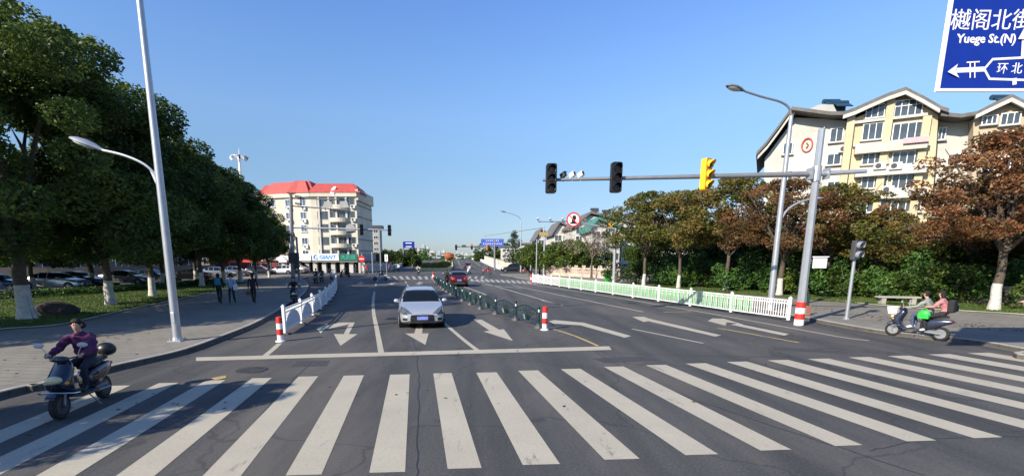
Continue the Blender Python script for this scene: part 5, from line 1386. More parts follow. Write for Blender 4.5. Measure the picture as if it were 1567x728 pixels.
for k in range(fl):
    z = zs + .3 + fh * (k + .5)
    for u in (.25, .75): 
        if k == 4 or u == .75: window(blk, A1, A2, .5 if u > .5 else .5, z, 1.5, 1.35, glass=BGL) if u == .75 else None
    for u in (.30, .76):
        window(blk, A2, A3, u, z, 1.35, 1.3, glass=BGL)
        if rng.random() < .8: acunit(blk, facade_pt(A2, A3, u + .05, z - 1.05, .25), math.atan2((A3 - A2).y, (A3 - A2).x))
    for u, w_ in ((.26, 2.1), (.50, 1.0), (.64, 2.3), (.86, 1.5)): window(blk, A3, A4, u, z, w_, 1.45, glass=WGLASS, sill=False, panes=3 if w_ > 2 else 2, frame=GALVD)
    # curved balcony front
    if k == 0: continue
    b = MB(); ring = []
    for j in range(9):
        f = j / 8; ring.append(facade_pt(A3, A4, .40 + .42 * f, 0, .15 + 1.05 * math.sin(math.pi * f) ** .6))
    poly = ring
    b.prism([p + Vector((0, 0, z - fh * .5 - .1)) for p in poly], (0, 0, .75)); b.build('balcony', CREAM, blk, world=True)
    if rng.random() < .7: acunit(blk, facade_pt(A3, A4, .93, z - .8, .3), 0)
b = MB()
for u in (.18, .40, .56, .78): 
    q = facade_pt(A3, A4, u, 0, .12); b.box(Vector((q.x, q.y, (zs + zt) / 2)), (.35, .3, zt - zs - .2))
b.build('pilaster_strip', OFFW, blk, world=True)
# shop pillars, canopy and shop signs
for p, q, n in ((A2, A3, 4), (A3, A4, 5)):
    for i in range(n):
        c = p.lerp(q, (i + .2) / n); b = MB(); b.box(c + Vector((.0, -.2, zs / 2 - .1)), (.75, .7, zs - .1)); b.build('shop_pillar', OFFW, blk, world=True)
def signboard(p0, p1, u0, u1, z0, z1, m, off, name='shop_sign'):
    a, c = facade_pt(p0, p1, u0, z0, off), facade_pt(p0, p1, u1, z0, off); d = c - a; n = Vector((d.y, -d.x, 0)).normalized()
    b = MB(); b.box(a.lerp(c, .5) + Vector((0, 0, (z1 - z0) / 2)), (d.length, .25, z1 - z0), rz=math.atan2(d.y, d.x)); return b.build(name, m, blk, world=True, bevel=.02), a, c, n
z0, z1 = zpx(398.5, 90), zpx(388.5, 90)
def text_part(txt, m, parent, P, d, size, ext=.01, shear=0.0, align='CENTER', name='lettering', sx=1.0, bold=0.0):
    cu = bpy.data.curves.new('txt', 'FONT'); cu.body = txt; cu.size = size; cu.extrude = ext; cu.align_x = align; cu.align_y = 'CENTER'; cu.shear = shear; cu.offset = bold
    cu.resolution_u = 2
    o = bpy.data.objects.new('txt', cu); COL.objects.link(o); dg = bpy.context.evaluated_depsgraph_get(); dg.update()
    me = bpy.data.meshes.new_from_object(o.evaluated_get(dg)); bpy.data.objects.remove(o); bpy.data.curves.remove(cu)
    me.materials.clear(); me.materials.append(m)
    q = bpy.data.objects.new(name, me); COL.objects.link(q); q.parent = parent
    M = Matrix.Translation(Vector(P)) @ Matrix.Rotation(math.atan2(d.y, d.x), 4, 'Z') @ Matrix.Rotation(math.pi / 2, 4, 'X') @ Matrix.Diagonal((sx, 1, 1, 1))
    base = ROOTM.get(parent.name); q.matrix_local = (base.inverted() @ M) if base else M; return q
BLT = mat('sky_blue_lettering', (.02, .25, .60), .5)
s, a, c, n = signboard(A2, A3, .0, .98, z0, z1, WSIGN, .6)
text_part('超市', mat('red_lettering', (.5, .03, .03), .5), s, a.lerp(c, .52) + n * .14 + Vector((0, 0, (z1 - z0) / 2)), c - a, .95)
s, a, c, n = signboard(A3, A4, .0, .58, z0, z1 + .05, WSIGN, .6)
P = a.lerp(c, .56) + n * .15 + Vector((0, 0, (z1 - z0) / 2)); text_part('GIANT', BLT, s, P, c - a, 1.0, shear=.25, sx=1.02, bold=.025)
b = MB(); q = a.lerp(c, .14) + n * .16 + Vector((0, 0, (z1 - z0) / 2))
b.tube([q + Vector((math.cos(R(t_)) * .42, 0, math.sin(R(t_)) * .42)) for t_ in range(40, 331, 20)], [.05 + .05 * math.sin(math.pi * k / 14) for k in range(15)], 5); b.tube([q + Vector((-.1, 0, -.05)), q + Vector((.35, 0, -.05))], .07, 5); b.build('round_emblem', BLT, s, world=True)
GSIGN = mat('green_shop_sign', (.01, .10, .07), .5)
s, a, c, n = signboard(A3, A4, .585, 1.0, z0 - .05, z1, GSIGN, .6)
text_part('大药房', mat('green_lettering', (.04, .42, .28), .5), s, a.lerp(c, .5) + n * .14 + Vector((0, 0, (z1 - z0) / 2)), c - a, .95)
s, a, c, n = signboard(A4, A5, .02, .95, z0 - .05, z1, mat('grey_blue_board', (.18, .22, .28), .6), .5)
b = MB(); 
for p, q in ((A2, A3), (A3, A4)):
    d = (q - p).normalized(); b.box(p.lerp(q, .5) + Vector((d.y, -d.x, 0)) * .4 + Vector((0, 0, zs - .02)), ((q - p).length, 1.3, .12), rz=math.atan2(d.y, d.x))
b.build('canopy_slab', CONC, blk, world=True)
b = MB(); c = at(510, 290, 90); b.sphere(c, (.75, .12, .3), 14, 8, M=Matrix.Rotation(-.8, 3, 'Y')); b.cyl(c, c + Vector((0, .5, -1.2)), .05); b.build('satellite_dish', WHITEP, blk, world=True)
# slim tower just right of it
B = Vector((PT(578, 135).x, 135, 0)); tw = thing('tower_building', 'slim grey tower block behind the right edge of the cream apartment block', 'building', B)
b = MB(); zt2 = zpx(349, 135); b.box(B + Vector((0, 0, zt2 / 2)), (2.2, 3, zt2)); b.build('wall', stucco('tower_grey', (.30, .30, .30)), tw, world=True)
b = MB(); b.box(B + Vector((0, 0, zt2 + .2)), (3.4, 3.6, .9)); b.build('roof', DGREY, tw, world=True)
for k in range(6): window(tw, B + Vector((-1.1, -1.5, 0)), B + Vector((1.1, -1.5, 0)), .5, 2 + k * 1.6, 1.3, .9, panes=2, sill=False)
# fence of the cream building
p0, p1 = g(551, 417.5, 0), g(598, 414.8, 0); fe = thing('garden_fence', 'low pale railing with posts right of the cream building', 'fence', p0)
for k in range(9):
    q = p0.lerp(p1, k / 8); b = MB(); b.box(q + Vector((0, 0, .95)), (.4, .4, 1.9)); b.build('post', PINKW, fe, world=True)
b = MB(); d = p1 - p0
for z in (.3, 1.6): b.box(p0.lerp(p1, .5) + Vector((0, 0, z)), (d.length, .08, .10), rz=math.atan2(d.y, d.x))
for k in range(60): b.box(p0.lerp(p1, (k + .5) / 60) + Vector((0, 0, .95)), (.07, .05, 1.3), rz=0)
b.build('railing', WHITEP, fe, world=True)
# round red sign and white keep-right sign
q = g(554.5, 420, 0); t = thing('traffic_sign', 'round red traffic sign on a thin post before the cream building', 'traffic sign', q); b = MB(); b.cyl(q, q + Vector((0, 0, 2.9)), .05); b.build('post', GALV, t, world=True)
b = MB(); b.cyl(q + Vector((0, -.06, 2.6)), q + Vector((0, -.09, 2.6)), .55, .55, 24); b.build('sign_disc', REDP, t, world=True); b = MB(); b.box(q + Vector((0, -.10, 2.6)), (.7, .02, .16)); b.build('white_bar', WSIGN, t, world=True)
q = g(592, 420, 0); t = thing('traffic_sign', 'white upright rectangular sign with a dark stroke near the left bridge wall', 'traffic sign', q); b = MB(); b.cyl(q, q + Vector((0, 0, 3.4)), .05); b.build('post', GALV, t, world=True)
b = MB(); b.box(q + Vector((0, -.07, 2.75)), (.52, .04, 1.15)); b.build('sign_plate', WSIGN, t, world=True); b = MB(); b.box(q + Vector((0, -.10, 2.75)), (.10, .01, .6)); b.build('dark_stroke', BLACKP, t, world=True)
for x_, yt in ((583, 386), (570.5, 388)):
    q = g(x_, 417.5, 0); t = thing('utility_pole', ('thin grey pole right' if x_ > 580 else 'thin grey pole') + (' of the slim tower block' if x_ > 580 else ' at the right corner of the cream block'), 'pole', q)
    b = MB(); b.tube([q, Vector((q.x, q.y, zpx(yt - 3, q.y)))], .1, 6); b.build('pole_shaft', GALV, t, world=True)

# ---------- dark low building behind the parking road on the left
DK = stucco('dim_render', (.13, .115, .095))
p0, p1 = g(-420, 431, 0), g(352, 419.6, 0); p0 = Vector((-95, 34, 0)); p1 = Vector((-48, 82, 0)); d = (p1 - p0); n = Vector((-d.y, d.x, 0)).normalized()
lb = thing('shop_building', 'long dim grey brown building hidden behind the left trees', 'building', p0)
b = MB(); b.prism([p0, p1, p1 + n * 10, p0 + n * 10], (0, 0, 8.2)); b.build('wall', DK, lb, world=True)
b = MB(); b.prism([p + Vector((0, 0, 8.2)) for p in (p0 - n * .6, p1 - n * .6, p1 + n * 10, p0 + n * 10)], (0, 0, .5)); b.build('roof', ROOFG, lb, world=True)
for k in range(16):
    u = (k + .5) / 16
    for z in (2.0, 5.6): window(lb, p0, p1, u, z, 2.4 if z < 3 else 1.8, 2.2 if z < 3 else 1.5, panes=3 if z < 3 else 2)
wl = thing('garden_wall', 'low grey wall beyond the parked cars on the left', 'wall', (0, 0, 0))
ws = smooth_line([g(x, y, .1) for x, y in [(-300, 433), (0, 428.5), (200, 424.5), (330, 419.5)]], 3); b = MB()
for a_, c_ in zip(ws[:-1], ws[1:]): d = c_ - a_; b.box(a_.lerp(c_, .5) + Vector((0, 0, .75)), (d.length + .02, .25, 1.5), rz=math.atan2(d.y, d.x))
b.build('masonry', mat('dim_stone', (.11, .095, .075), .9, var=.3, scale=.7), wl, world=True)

# ---------- red awnings and white umbrellas
AW = 'canopies in front of the left shops'
def awning(px, yb, yt, w_, Y, m, label, nm='awning'):
    c = at(px, yb, Y); t = thing(nm, label, 'canopy', (c.x, Y, 0), 0, AW); zb = c.z; ztp = zpx(yt, Y); b = MB()
    b.add([(-w_, -1.5, zb), (w_, -1.5, zb), (w_, 1.5, zb), (-w_, 1.5, zb), (0, 0, ztp)], [(0, 1, 4), (1, 2, 4), (2, 3, 4), (3, 0, 4)])
    b.add([(-w_, -1.5, zb), (w_, -1.5, zb), (w_, -1.5, zb - .3), (-w_, -1.5, zb - .3)], [(0, 1, 2, 3)]); b.build('canopy', m, t)
    for sx in (-.95, .95):
        for sy in (-1.4, 1.4): b = MB(); b.cyl((sx * w_, sy, 0), (sx * w_, sy, zb), .04, .04, 6); b.build('pole', GALV, t)
RA = mat('red_canvas', (.60, .05, .04), .8, var=.15); WA = mat('white_canvas', (.72, .62, .60), .8, var=.12)
awning(372, 399, 391, 1.9, 88, RA, 'red canopy, leftmost behind the last camphor trees'); awning(388, 398.5, 390, 1.9, 87, RA, 'bright red canopy above the black sedan')
awning(403, 399, 391.5, 1.6, 87, RA, 'red canopy left of the white ones'); awning(418, 398.5, 391, 1.6, 87, WA, 'white canopy, left of three pale ones'); awning(431, 398.5, 391, 1.5, 87, WA, 'white canopy, middle of three pale ones'); awning(443, 399, 391.5, 1.5, 88, WA, 'white canopy half behind the dark signal mast')
p = at(385, 400, 92); st_ = thing('shop_stall', 'low shop front with red boards behind the red canopies', 'shop', (p.x, 92, 0)); b = MB(); b.box((0, 1, 1.8), (16, 2.5, 3.6)); b.build('wall', mat('shop_red_wall', (.18, .03, .025), .8), st_)
b = MB(); b.box((0, -.32, 2.9), (15.6, .12, .8)); b.build('sign_board', mat('red_board', (.50, .04, .03), .6), st_)
for k in range(5): b = MB(); b.box((-6 + k * 3, -.28, 1.1), (1.8, .06, 2.0)); b.build('shop_window', WGLASS, st_)

AD = Vector((.86, -.51, 0)).normalized(); AN = Vector((AD.y, -AD.x, 0)); ARZ = math.atan2(AD.y, AD.x)
AP0 = at(1300, 395, 46.0)
def fa(px, py, Yp):
    """point of the facade plane (turned towards the crossing), Yp < 46 stands in front of it"""
    o = AP0 + AN * (46 - Yp); dd = ray(px, py); C0 = Vector((0, 0, CH)); t = (o - C0).dot(AN) / dd.dot(AN); return C0 + dd * t
# ---------- right hand apartment house with gables
Y = 46.0
def _Q(px, py, Y=46.0): return fa(px, py, Y)
ap = thing('apartment_building', 'white apartment house with a yellow gabled bay above the autumn trees on the right', 'building', (AP0.x, AP0.y, 0))
gz = [(1168, 241), (1216, 178), (1255, 180), (1302, 184), (1302, 395), (1168, 395)]
def wallpoly(pts, Yp, depth, m, name, root=ap, base=0.0):
    P = [fa(x, y, Yp) for x, y in pts]
    for v in P:
        if v.z < 3.5: v.z = base
    b = MB(); b.prism(P, -AN * depth); return b.build(name, m, root, world=True)
wallpoly([(1170, 243), (1217, 180), (1260, 182), (1304, 186), (1304, 400), (1170, 400)], 46.0, 11, OFFW, 'white_wall')
wallpoly([(1296, 186), (1318, 177), (1386, 146), (1436, 176), (1424, 400), (1296, 400)], 45.2, 11, YELW, 'yellow_bay_wall')
wallpoly([(1425, 182), (1470, 184), (1500, 186), (1500, 400), (1425, 400)], 46.6, 11, OFFW, 'white_wall')
wallpoly([(1490, 182), (1548, 156), (1606, 184), (1606, 400), (1490, 400)], 45.4, 11, TAN, 'second_bay_wall')
def roofline(pts, Yp, depth, th, m, name, root=ap):
    P = [fa(x, y, Yp) for x, y in pts]; up = [p + Vector((0, 0, th)) for p in P]; b = MB()
    n = len(P); A_ = P + up[::-1]; b.prism(A_, -AN * depth); return b.build(name, m, root, world=True)
def multi_roof(segs, Yp, depth, th, m, name, root=ap):
    b = MB()
    for (x0, y0), (x1, y1) in zip(segs[:-1], segs[1:]):
        a, c = fa(x0, y0, Yp), fa(x1, y1, Yp); b.prism([a, c, c + Vector((0, 0, th)), a + Vector((0, 0, th))], -AN * depth)
    return b.build(name, m, root, world=True)
def px_curve(pts, n=4): return [(v.x, v.y) for v in smooth_line([Vector((x, y, 0)) for x, y in pts], n)]
RL = [(1157, 236)] + [(1185, 205), (1214, 171)]
multi_roof([(1157, 238), (1172, 222), (1190, 198), (1206, 176), (1214, 170)], 45.2, 12.5, .34, ROOFG, 'gable_roof')
multi_roof([(1211, 168), (1240, 172), (1270, 176), (1290, 176), (1308, 170), (1330, 160), (1358, 148), (1386, 138.5)], 44.4, 13, .30, ROOFG, 'main_roof')
multi_roof([(1385, 138.5), (1412, 152), (1440, 168), (1452, 172)], 44.4, 13, .30, ROOFG, 'main_roof')
multi_roof([(1440, 177), (1470, 180), (1495, 176), (1520, 163), (1548, 150), (1580, 166), (1620, 184)], 44.7, 13, .30, ROOFG, 'second_roof')
multi_roof([(1159, 243.5), (1174, 227.5), (1192, 203.5), (1208, 181), (1216, 175)], 45.1, .25, .3, OFFW, 'white_bargeboard'); multi_roof([(1290, 181.5), (1308, 175.5), (1330, 165.5), (1358, 153.5), (1386, 144.2), (1412, 157.5), (1438, 172.5)], 44.3, .25, .30, OFFW, 'white_bargeboard')
multi_roof([(1493, 181.5), (1520, 168.5), (1548, 155.5), (1580, 171.5)], 44.6, .25, .3, OFFW, 'white_bargeboard')
def winpx(root, x0, x1, y0, y1, Yp, style='plain', panes=3, glass=None):
    a, c = fa(x0, y0, Yp), fa(x1, y1, Yp); m_ = a.lerp(c, .5); q0 = Vector((m_.x, m_.y, 0)) - AD * 5; q1 = q0 + AD * 10; wd = (c - a).dot(AD)
    return window(root, q0, q1, .5, m_.z, abs(wd), abs(a.z - c.z), style, panes=panes, glass=glass)
for x0, x1, y0, y1, pn in [(1199, 1212, 219, 236, 2), (1271, 1289, 197, 217, 2), (1266, 1286, 236, 252, 2), (1199, 1212, 262, 280, 2), (1266, 1286, 278, 296, 2)]: winpx(ap, x0, x1, y0, y1, 45.95, panes=pn)
for r_, (ya, yb) in enumerate([(159, 178), (190, 212), (233, 250), (268, 287), (304, 324)]):
    for x0, x1 in ((1322, 1360), (1368, 1412)):
        if r_ == 0 and x0 == 1322: winpx(ap, 1326, 1362, 162, 178, 45.12, panes=4)
        elif r_ == 0: winpx(ap, 1370, 1410, 155, 178, 45.12, 'cross', 4)
        else: winpx(ap, x0 - r_, x1 - r_, ya, yb, 45.12, panes=4)
b = MB()
for x_ in (1303, 1364, 1419):
    a, c = fa(x_, 178 if x_ != 1364 else 152, 45.0), fa(x_ - 4, 395, 45.0); c.z = 0; b.box(Vector((a.x, a.y, a.z / 2)), (.55, .35, a.z), rz=ARZ)
b.build('yellow_pilaster', YELW, ap, world=True)
for ya in (182, 218, 256, 292):
    a, c = fa(1306, ya, 45), fa(1418, ya, 45); b = MB(); b.box(Vector(((a.x + c.x) / 2, (a.y + c.y) / 2, (a.z + c.z) / 2)), ((c - a).dot(AD), .30, .22), rz=ARZ); b.build('storey_band', OFFW, ap, world=True)
for ya in (226, 262, 298):
    a, c = fa(1308, ya, 45), fa(1416, ya, 45); b = MB(); b.box(Vector(((a.x + c.x) / 2, (a.y + c.y) / 2, (a.z + c.z) / 2)) + AN * .2, ((c - a).dot(AD), .8, .75), rz=ARZ); b.build('balcony', OFFW if ya != 226 else CREAM, ap, world=True)
for x_, y_ in ((1292, 228), (1346, 254), (1370, 254), (1296, 268), (1358, 290)): acunit(ap, fa(x_, y_, 44.4 if x_ > 1300 else 45.7), ARZ)
for x0, x1, y0, y1, pn in [(1503, 1525, 178, 190, 3), (1532, 1560, 174, 190, 3), (1503, 1560, 205, 222, 4), (1436, 1446, 196, 214, 2), (1503, 1560, 242, 258, 4), (1450, 1470, 236, 252, 2)]: winpx(ap, x0, x1, y0, y1, 45.3 if x0 > 1490 else 46.5, panes=pn)
b = MB(); c = fa(1235, 222, 45.9); ring = [c + AD * math.cos(R(t_)) * .42 + Vector((0, 0, math.sin(R(t_)) * .62)) for t_ in range(0, 361, 24)]; b.tube(ring, .07, 5); b.tube([c + Vector((-.1, -.02, .2)), c + Vector((.12, -.02, 0)), c + Vector((-.08, -.02, -.25))], .06, 5); b.build('red_emblem', mat('wall_sign_red', (.55, .10, .05), .6), ap, world=True)
for x_, y_ in ((1277, 158), (1290, 160), (1540, 152)):
    c = fa(x_, y_, 49); b = MB(); b.box(c, (1.5, .9, .08), M=Matrix.Rotation(R(35), 3, 'X')); b.cyl(c + Vector((-.8, .5, .3)), c + Vector((.8, .5, .3)), .22, .22, 10); b.box(c + Vector((0, .3, -.4)), (1.0, .1, .8)); b.build('solar_heater', mat('solar_dark', (.02, .05, .08), .2), ap, world=True)
c = fa(1262, 166, 48); b = MB(); b.prism([c + Vector((-2.6, 0, -.6)), c + Vector((1.4, 0, -.6)), c + Vector((.8, 0, .35)), c + Vector((-.6, 0, .35))], (0, 2, 0)); b.build('roof_shed', OFFW, ap, world=True)
for x_ in (1262, 1297, 1432):
    a, c = fa(x_, 192, 45.85), fa(x_, 395, 45.85); b = MB(); b.cyl(Vector((a.x, a.y, 0)), a, .06, .06, 6); b.build('downpipe', mat('drain_pipe', (.45, .43, .38), .6), ap, world=True)
c = fa(1402, 214, 44.2); b = MB(); b.box(c, (1.7, .05, .45), rz=ARZ); b.build('drying_laundry', mat('pink_laundry', (.62, .34, .36), .8), ap, world=True)
# low white houses behind the hedge
for px0, px1, yt, Yh, lbl in ((1330, 1420, 352, 41, 'low white house with a curved grey roof behind the hedge on the right'), (1425, 1560, 340, 43, 'low pale house behind the many stemmed rust tree')):
    a, c = at(px0, yt, Yh), at(px1, yt, Yh); zt3 = a.z; h_ = thing('garden_house', lbl, 'building', ((a.x + c.x) / 2, Yh, 0)); Lh = c.x - a.x
    b = MB(); b.box((0, 2.5, zt3 / 2), (Lh, 5, zt3)); b.build('wall', OFFW, h_)
    b = MB(); pts = [(-Lh / 2 - .5, -.5, zt3), (-Lh / 4, -.5, zt3 + .55), (0, -.5, zt3 + 1.3), (Lh / 4, -.5, zt3 + .55), (Lh / 2 + .5, -.5, zt3)]; b.prism([Vector(p) for p in pts], (0, 6, 0)); b.build('roof', ROOFG, h_)
    q0, q1 = Vector((a.x, Yh, 0)), Vector((c.x, Yh, 0))
    for k in range(3): window(h_, q0, q1, (k + .5) / 3, zt3 * .55, 1.2, 1.2)

# ---------- white gabled houses in the middle distance
MG = 'white gabled houses in the middle distance'
def gable_house(x0, x1, ye, yr, Yh, label, m=OFFW, nf=4, nc=2, roof=ROOFG, heaters=0, depth=12):
    a, c = at(x0, ye, Yh), at(x1, ye, Yh); zr3 = zpx(yr, Yh); Lh = c.x - a.x; ze = a.z
    h_ = thing('apartment_building', label, 'building', ((a.x + c.x) / 2, Yh, 0), 0, MG)
    b = MB(); b.prism([Vector(p) for p in ((-Lh / 2, 0, 0), (Lh / 2, 0, 0), (Lh / 2, 0, ze), (-Lh * .28, 0, zr3 - .3), (-Lh / 2, 0, ze))], (0, depth, 0)); b.build('wall', m, h_)
    b = MB()
    P_ = [(-Lh / 2 - .6, -.6, ze - .4), (-Lh * .28, -.6, zr3), (Lh / 2 + .6, -.6, ze - .1)]
    for i in range(2):
        p, q = Vector(P_[i]), Vector(P_[i + 1]); b.prism([p, q, q + Vector((0, 0, .45)), p + Vector((0, 0, .45))], (0, depth + 1, 0))
    b.build('roof', roof, h_)
    q0, q1 = Vector((a.x, Yh, 0)), Vector((c.x, Yh, 0))
    for f in range(nf):
        for k in range(nc): window(h_, q0, q1, (k + .5) / nc, ze * (f + .55) / nf, 1.6, 1.4, panes=2, sill=False)
    for k in range(heaters):
        c_ = Vector((-Lh * .2 + k * Lh * .17, 1, zr3 - k * .35 + .7)); b = MB(); b.box(c_, (1.5, .9, .08), M=Matrix.Rotation(R(35), 3, 'X')); b.cyl(c_ + Vector((-.8, .5, .3)), c_ + Vector((.8, .5, .3)), .25, .25, 8); b.box(c_ + Vector((0, .4, -.4)), (.9, .1, .8)); b.build('solar_heater', DGREY, h_)
gable_house(822, 848, 366, 352, 125, 'small white gabled house, leftmost of the row beside the grey traffic poles', nc=2)
gable_house(848, 886, 358, 341, 108, 'white gabled house behind the round prohibition sign', nc=3, nf=4)
gable_house(880, 985, 346, 327, 96, 'wide white house with a row of solar heaters on its roof', nc=7, nf=5, heaters=5)
gable_house(905, 950, 352, 336, 88, 'white house with a green roof terrace behind the bare pale tree', nc=3, nf=4, roof=GREENR)
gable_house(955, 1060, 343, 330, 100, 'white house mostly hidden behind the olive trees', nc=6, nf=5)
for x0, x1, yt, Yb, lbl in ((768, 800, 378, 190, 'distant cream flats right of the blue billboard'), (798, 828, 374, 170, 'distant cream flats behind the dark conifer')):
    a, c = at(x0, yt, Yb), at(x1, yt, Yb); h_ = thing('apartment_building', lbl, 'building', ((a.x + c.x) / 2, Yb, 0), 0, MG); Lh = c.x - a.x
    b = MB(); b.box((0, 5, a.z / 2), (Lh, 10, a.z)); b.build('wall', OFFW, h_); b = MB(); b.box((0, 5, a.z + .3), (Lh + 1, 11, .6)); b.build('roof', ROOFG, h_)
    for f in range(3):
        for k in range(5): window(h_, Vector((a.x, Yb, 0)), Vector((c.x, Yb, 0)), (k + .5) / 5, a.z * (f + .6) / 3.2, 1.2, 1.1, panes=1, sill=False)
# stone balustrade on the right
bs = thing('stone_balustrade', 'pinkish stone balustrade in front of the round evergreens', 'balustrade', g(845, 421, ZS))
L_ = [g(x, y, ZS) for x, y in [(838, 420.5), (870, 422.5), (905, 424.5), (945, 427)]]; b = MB()
for a_, c_ in zip(L_[:-1], L_[1:]):
    d = c_ - a_
    for z, h_ in ((.2, .4), (1.15, .22)): b.box(a_.lerp(c_, .5) + Vector((0, 0, z)), (d.length, .3, h_), rz=math.atan2(d.y, d.x))
    for k in range(14): b.box(a_.lerp(c_, (k + .5) / 14) + Vector((0, 0, .7)), (.16, .16, .75))
b.build('balusters_and_rails', PINKW, bs, world=True)
for k in range(10):
    f = k / 9 * 3; i = min(2, int(f)); q = L_[i].lerp(L_[i + 1], f - i); b = MB(); b.box(q + Vector((0, 0, .8)), (.42, .42, 1.6)); b.build('post', PINKW, bs, world=True)
lw_ = thing('garden_wall', 'low pale wall behind the moped at the right edge', 'wall', g(1430, 462, ZL)); L_ = [g(x, y, ZL) for x, y in [(1395, 458), (1480, 463), (1580, 468), (1700, 474)]]
b = MB()
for a_, c_ in zip(L_[:-1], L_[1:]): d = c_ - a_; b.box(a_.lerp(c_, .5) + Vector((0, 0, .45)), (d.length, .3, .9), rz=math.atan2(d.y, d.x)); b.box(a_.lerp(c_, .5) + Vector((0, 0, .95)), (d.length, .42, .12), rz=math.atan2(d.y, d.x))
b.build('masonry', PINKW, lw_, world=True)
for (x, y) in ((930, 433),):
    q = g(x, y, ZS); t = thing('litter_bin', 'bright green wheeled bin beside the foot of the camera mast', 'bin', q); b = MB()
    b.loft([[(-.24, -.26, .08), (.24, -.26, .08), (.24, .26, .08), (-.24, .26, .08)], [(-.34, -.36, 1.25), (.34, -.36, 1.25), (.34, .36, 1.25), (-.34, .36, 1.25)]]); b.build('bin_body', mat('bright_green', (.02, .42, .05)), t)
    b = MB(); b.box((0, 0, 1.3), (.76, .8, .08)); b.build('lid', mat('bright_green', (.02, .42, .05)), t, bevel=.02)
    for s in (1, -1): b = MB(); b.cyl((s * .25, .25, .1), (s * .31, .25, .1), .1, .1, 12); b.build('wheel', RUBBER, t)
q = g(1234, 482, ZS); t = thing('utility_box', 'small low box at the kerb behind the striped mast foot', 'box', q)
b = MB(); b.box((0, 0, .22), (.22, .2, .44)); b.build('casing', mat('box_rust', (.30, .12, .08), .7), t, bevel=.02); b = MB(); b.cyl((0, 0, .44), (0, 0, 1.0), .05, .05); b.build('post', GREENP, t)
# bench behind the moped
q = g(1372, 466, ZL); t = thing('stone_bench', 'pale low stone bench on the lawn left above the moped riders', 'bench', q, -.25); b = MB(); b.box((0, 0, .42), (2.0, .42, .10)); b.build('seat', CONC, t, bevel=.02)
for s in (-.7, .7): b = MB(); b.box((s, 0, .17), (.2, .36, .38)); b.build('leg', CONC, t)

# ---------- bridge walls, planter, billboards and skyline
def wall_along(name, label, fx, Y0, Y1, h, th, m, n=14, cap=None, h1=None):
    t = thing(name, label, 'wall', (fx(Y0), Y0, 0)); b = MB(); c2 = MB()
    for i in range(n):
        ya, yb = Y0 + (Y1 - Y0) * i / n, Y0 + (Y1 - Y0) * (i + 1) / n; xa, xb = fx(ya), fx(yb)
        za, zb = zr(ya), zr(yb); ha = h if h1 is None else h + (h1 - h) * i / n; hb = h if h1 is None else h + (h1 - h) * (i + 1) / n
        b.add([(xa, ya, -.1), (xb, yb, -.1), (xb, yb, zb + hb), (xa, ya, za + ha), (xa + th, ya, -.1), (xb + th, yb, -.1), (xb + th, yb, zb + hb), (xa + th, ya, za + ha)], [(0, 1, 2, 3), (7, 6, 5, 4), (3, 2, 6, 7)] + ([(0, 3, 7, 4)] if i == 0 else []) + ([(1, 5, 6, 2)] if i == n - 1 else []))
        if cap: c2.add([(xa - .08, ya, za + ha), (xb - .08, yb, zb + hb), (xb + th + .08, yb, zb + hb), (xa + th + .08, ya, za + ha)] + [(xa - .08, ya, za + ha + .14), (xb - .08, yb, zb + hb + .14), (xb + th + .08, yb, zb + hb + .14), (xa + th + .08, ya, za + ha + .14)], [(0, 1, 5, 4), (4, 5, 6, 7), (2, 3, 7, 6), (0, 4, 7, 3), (1, 2, 6, 5)])
    b.build('parapet', m, t, world=True)
    if cap: c2.build('coping', cap, t, world=True)
wall_along('bridge_parapet', 'white parapet climbing along the left side of the bridge', lambda y: Xl(y) - .5, 114, 330, .85, .5, mat('parapet_white', (.58, .57, .54), .8, var=.15), cap=WHITEP)
wall_along('bridge_parapet', 'white parapet climbing along the right side of the bridge', lambda y: Xr(y) + .1, 114, 330, .85, .5, mat('parapet_white', (.58, .57, .54)), cap=WHITEP)
wall_along('retaining_wall', 'cream retaining wall right of the white bridge parapet', lambda y: Xr(y) + 3.8 + (y - 112) * -.02, 118, 250, 1.6, .5, CREAM, cap=CONC, h1=2.6)
wall_along('retaining_wall', 'low cream wall left of the white bridge parapet', lambda y: Xl(y) - 4 - (y - 112) * .01, 118, 250, 1.2, .5, TAN, cap=CONC, h1=1.8)
# planter
pl = thing('median_planter', 'wedge shaped median planter with a yellow kerb and clipped shrubs before the bridge', 'planter', ((663 - PX) / FOC * 106, 106, 0))
x0_, x1_ = (637 - PX) / FOC * 106, (689 - PX) / FOC * 106; Pp = [Vector((x0_, 106, 0)), Vector((x1_, 106, 0)), Vector((-8.4, 160, 0)), Vector((-12.4, 160, 0))]
b = MB(); b.prism([p + Vector((0, 0, -.05)) for p in Pp], (0, 0, .6)); b.build('yellow_kerb', mat('yellow_kerb_paint', (.60, .50, .22), .7, var=.15), pl, world=True)
rngp = random.Random(9); cl = []
for i in range(260):
    f = rngp.random(); u = rngp.random(); a_ = Pp[0].lerp(Pp[3], f); c_ = Pp[1].lerp(Pp[2], f); q = a_.lerp(c_, .08 + .84 * u); cl.append((q.x - (663 - PX) / FOC * 106, q.y - 106, .75 + rngp.random() * (.5 + .5 * f) * (1.5 if u > .6 else .9), .55))
me = leaf_mesh('clipped_shrubs', 77, np.array(cl), 300, .14, LEAFY); o = bpy.data.objects.new('clipped_shrubs', me); COL.objects.link(o); o.parent = pl
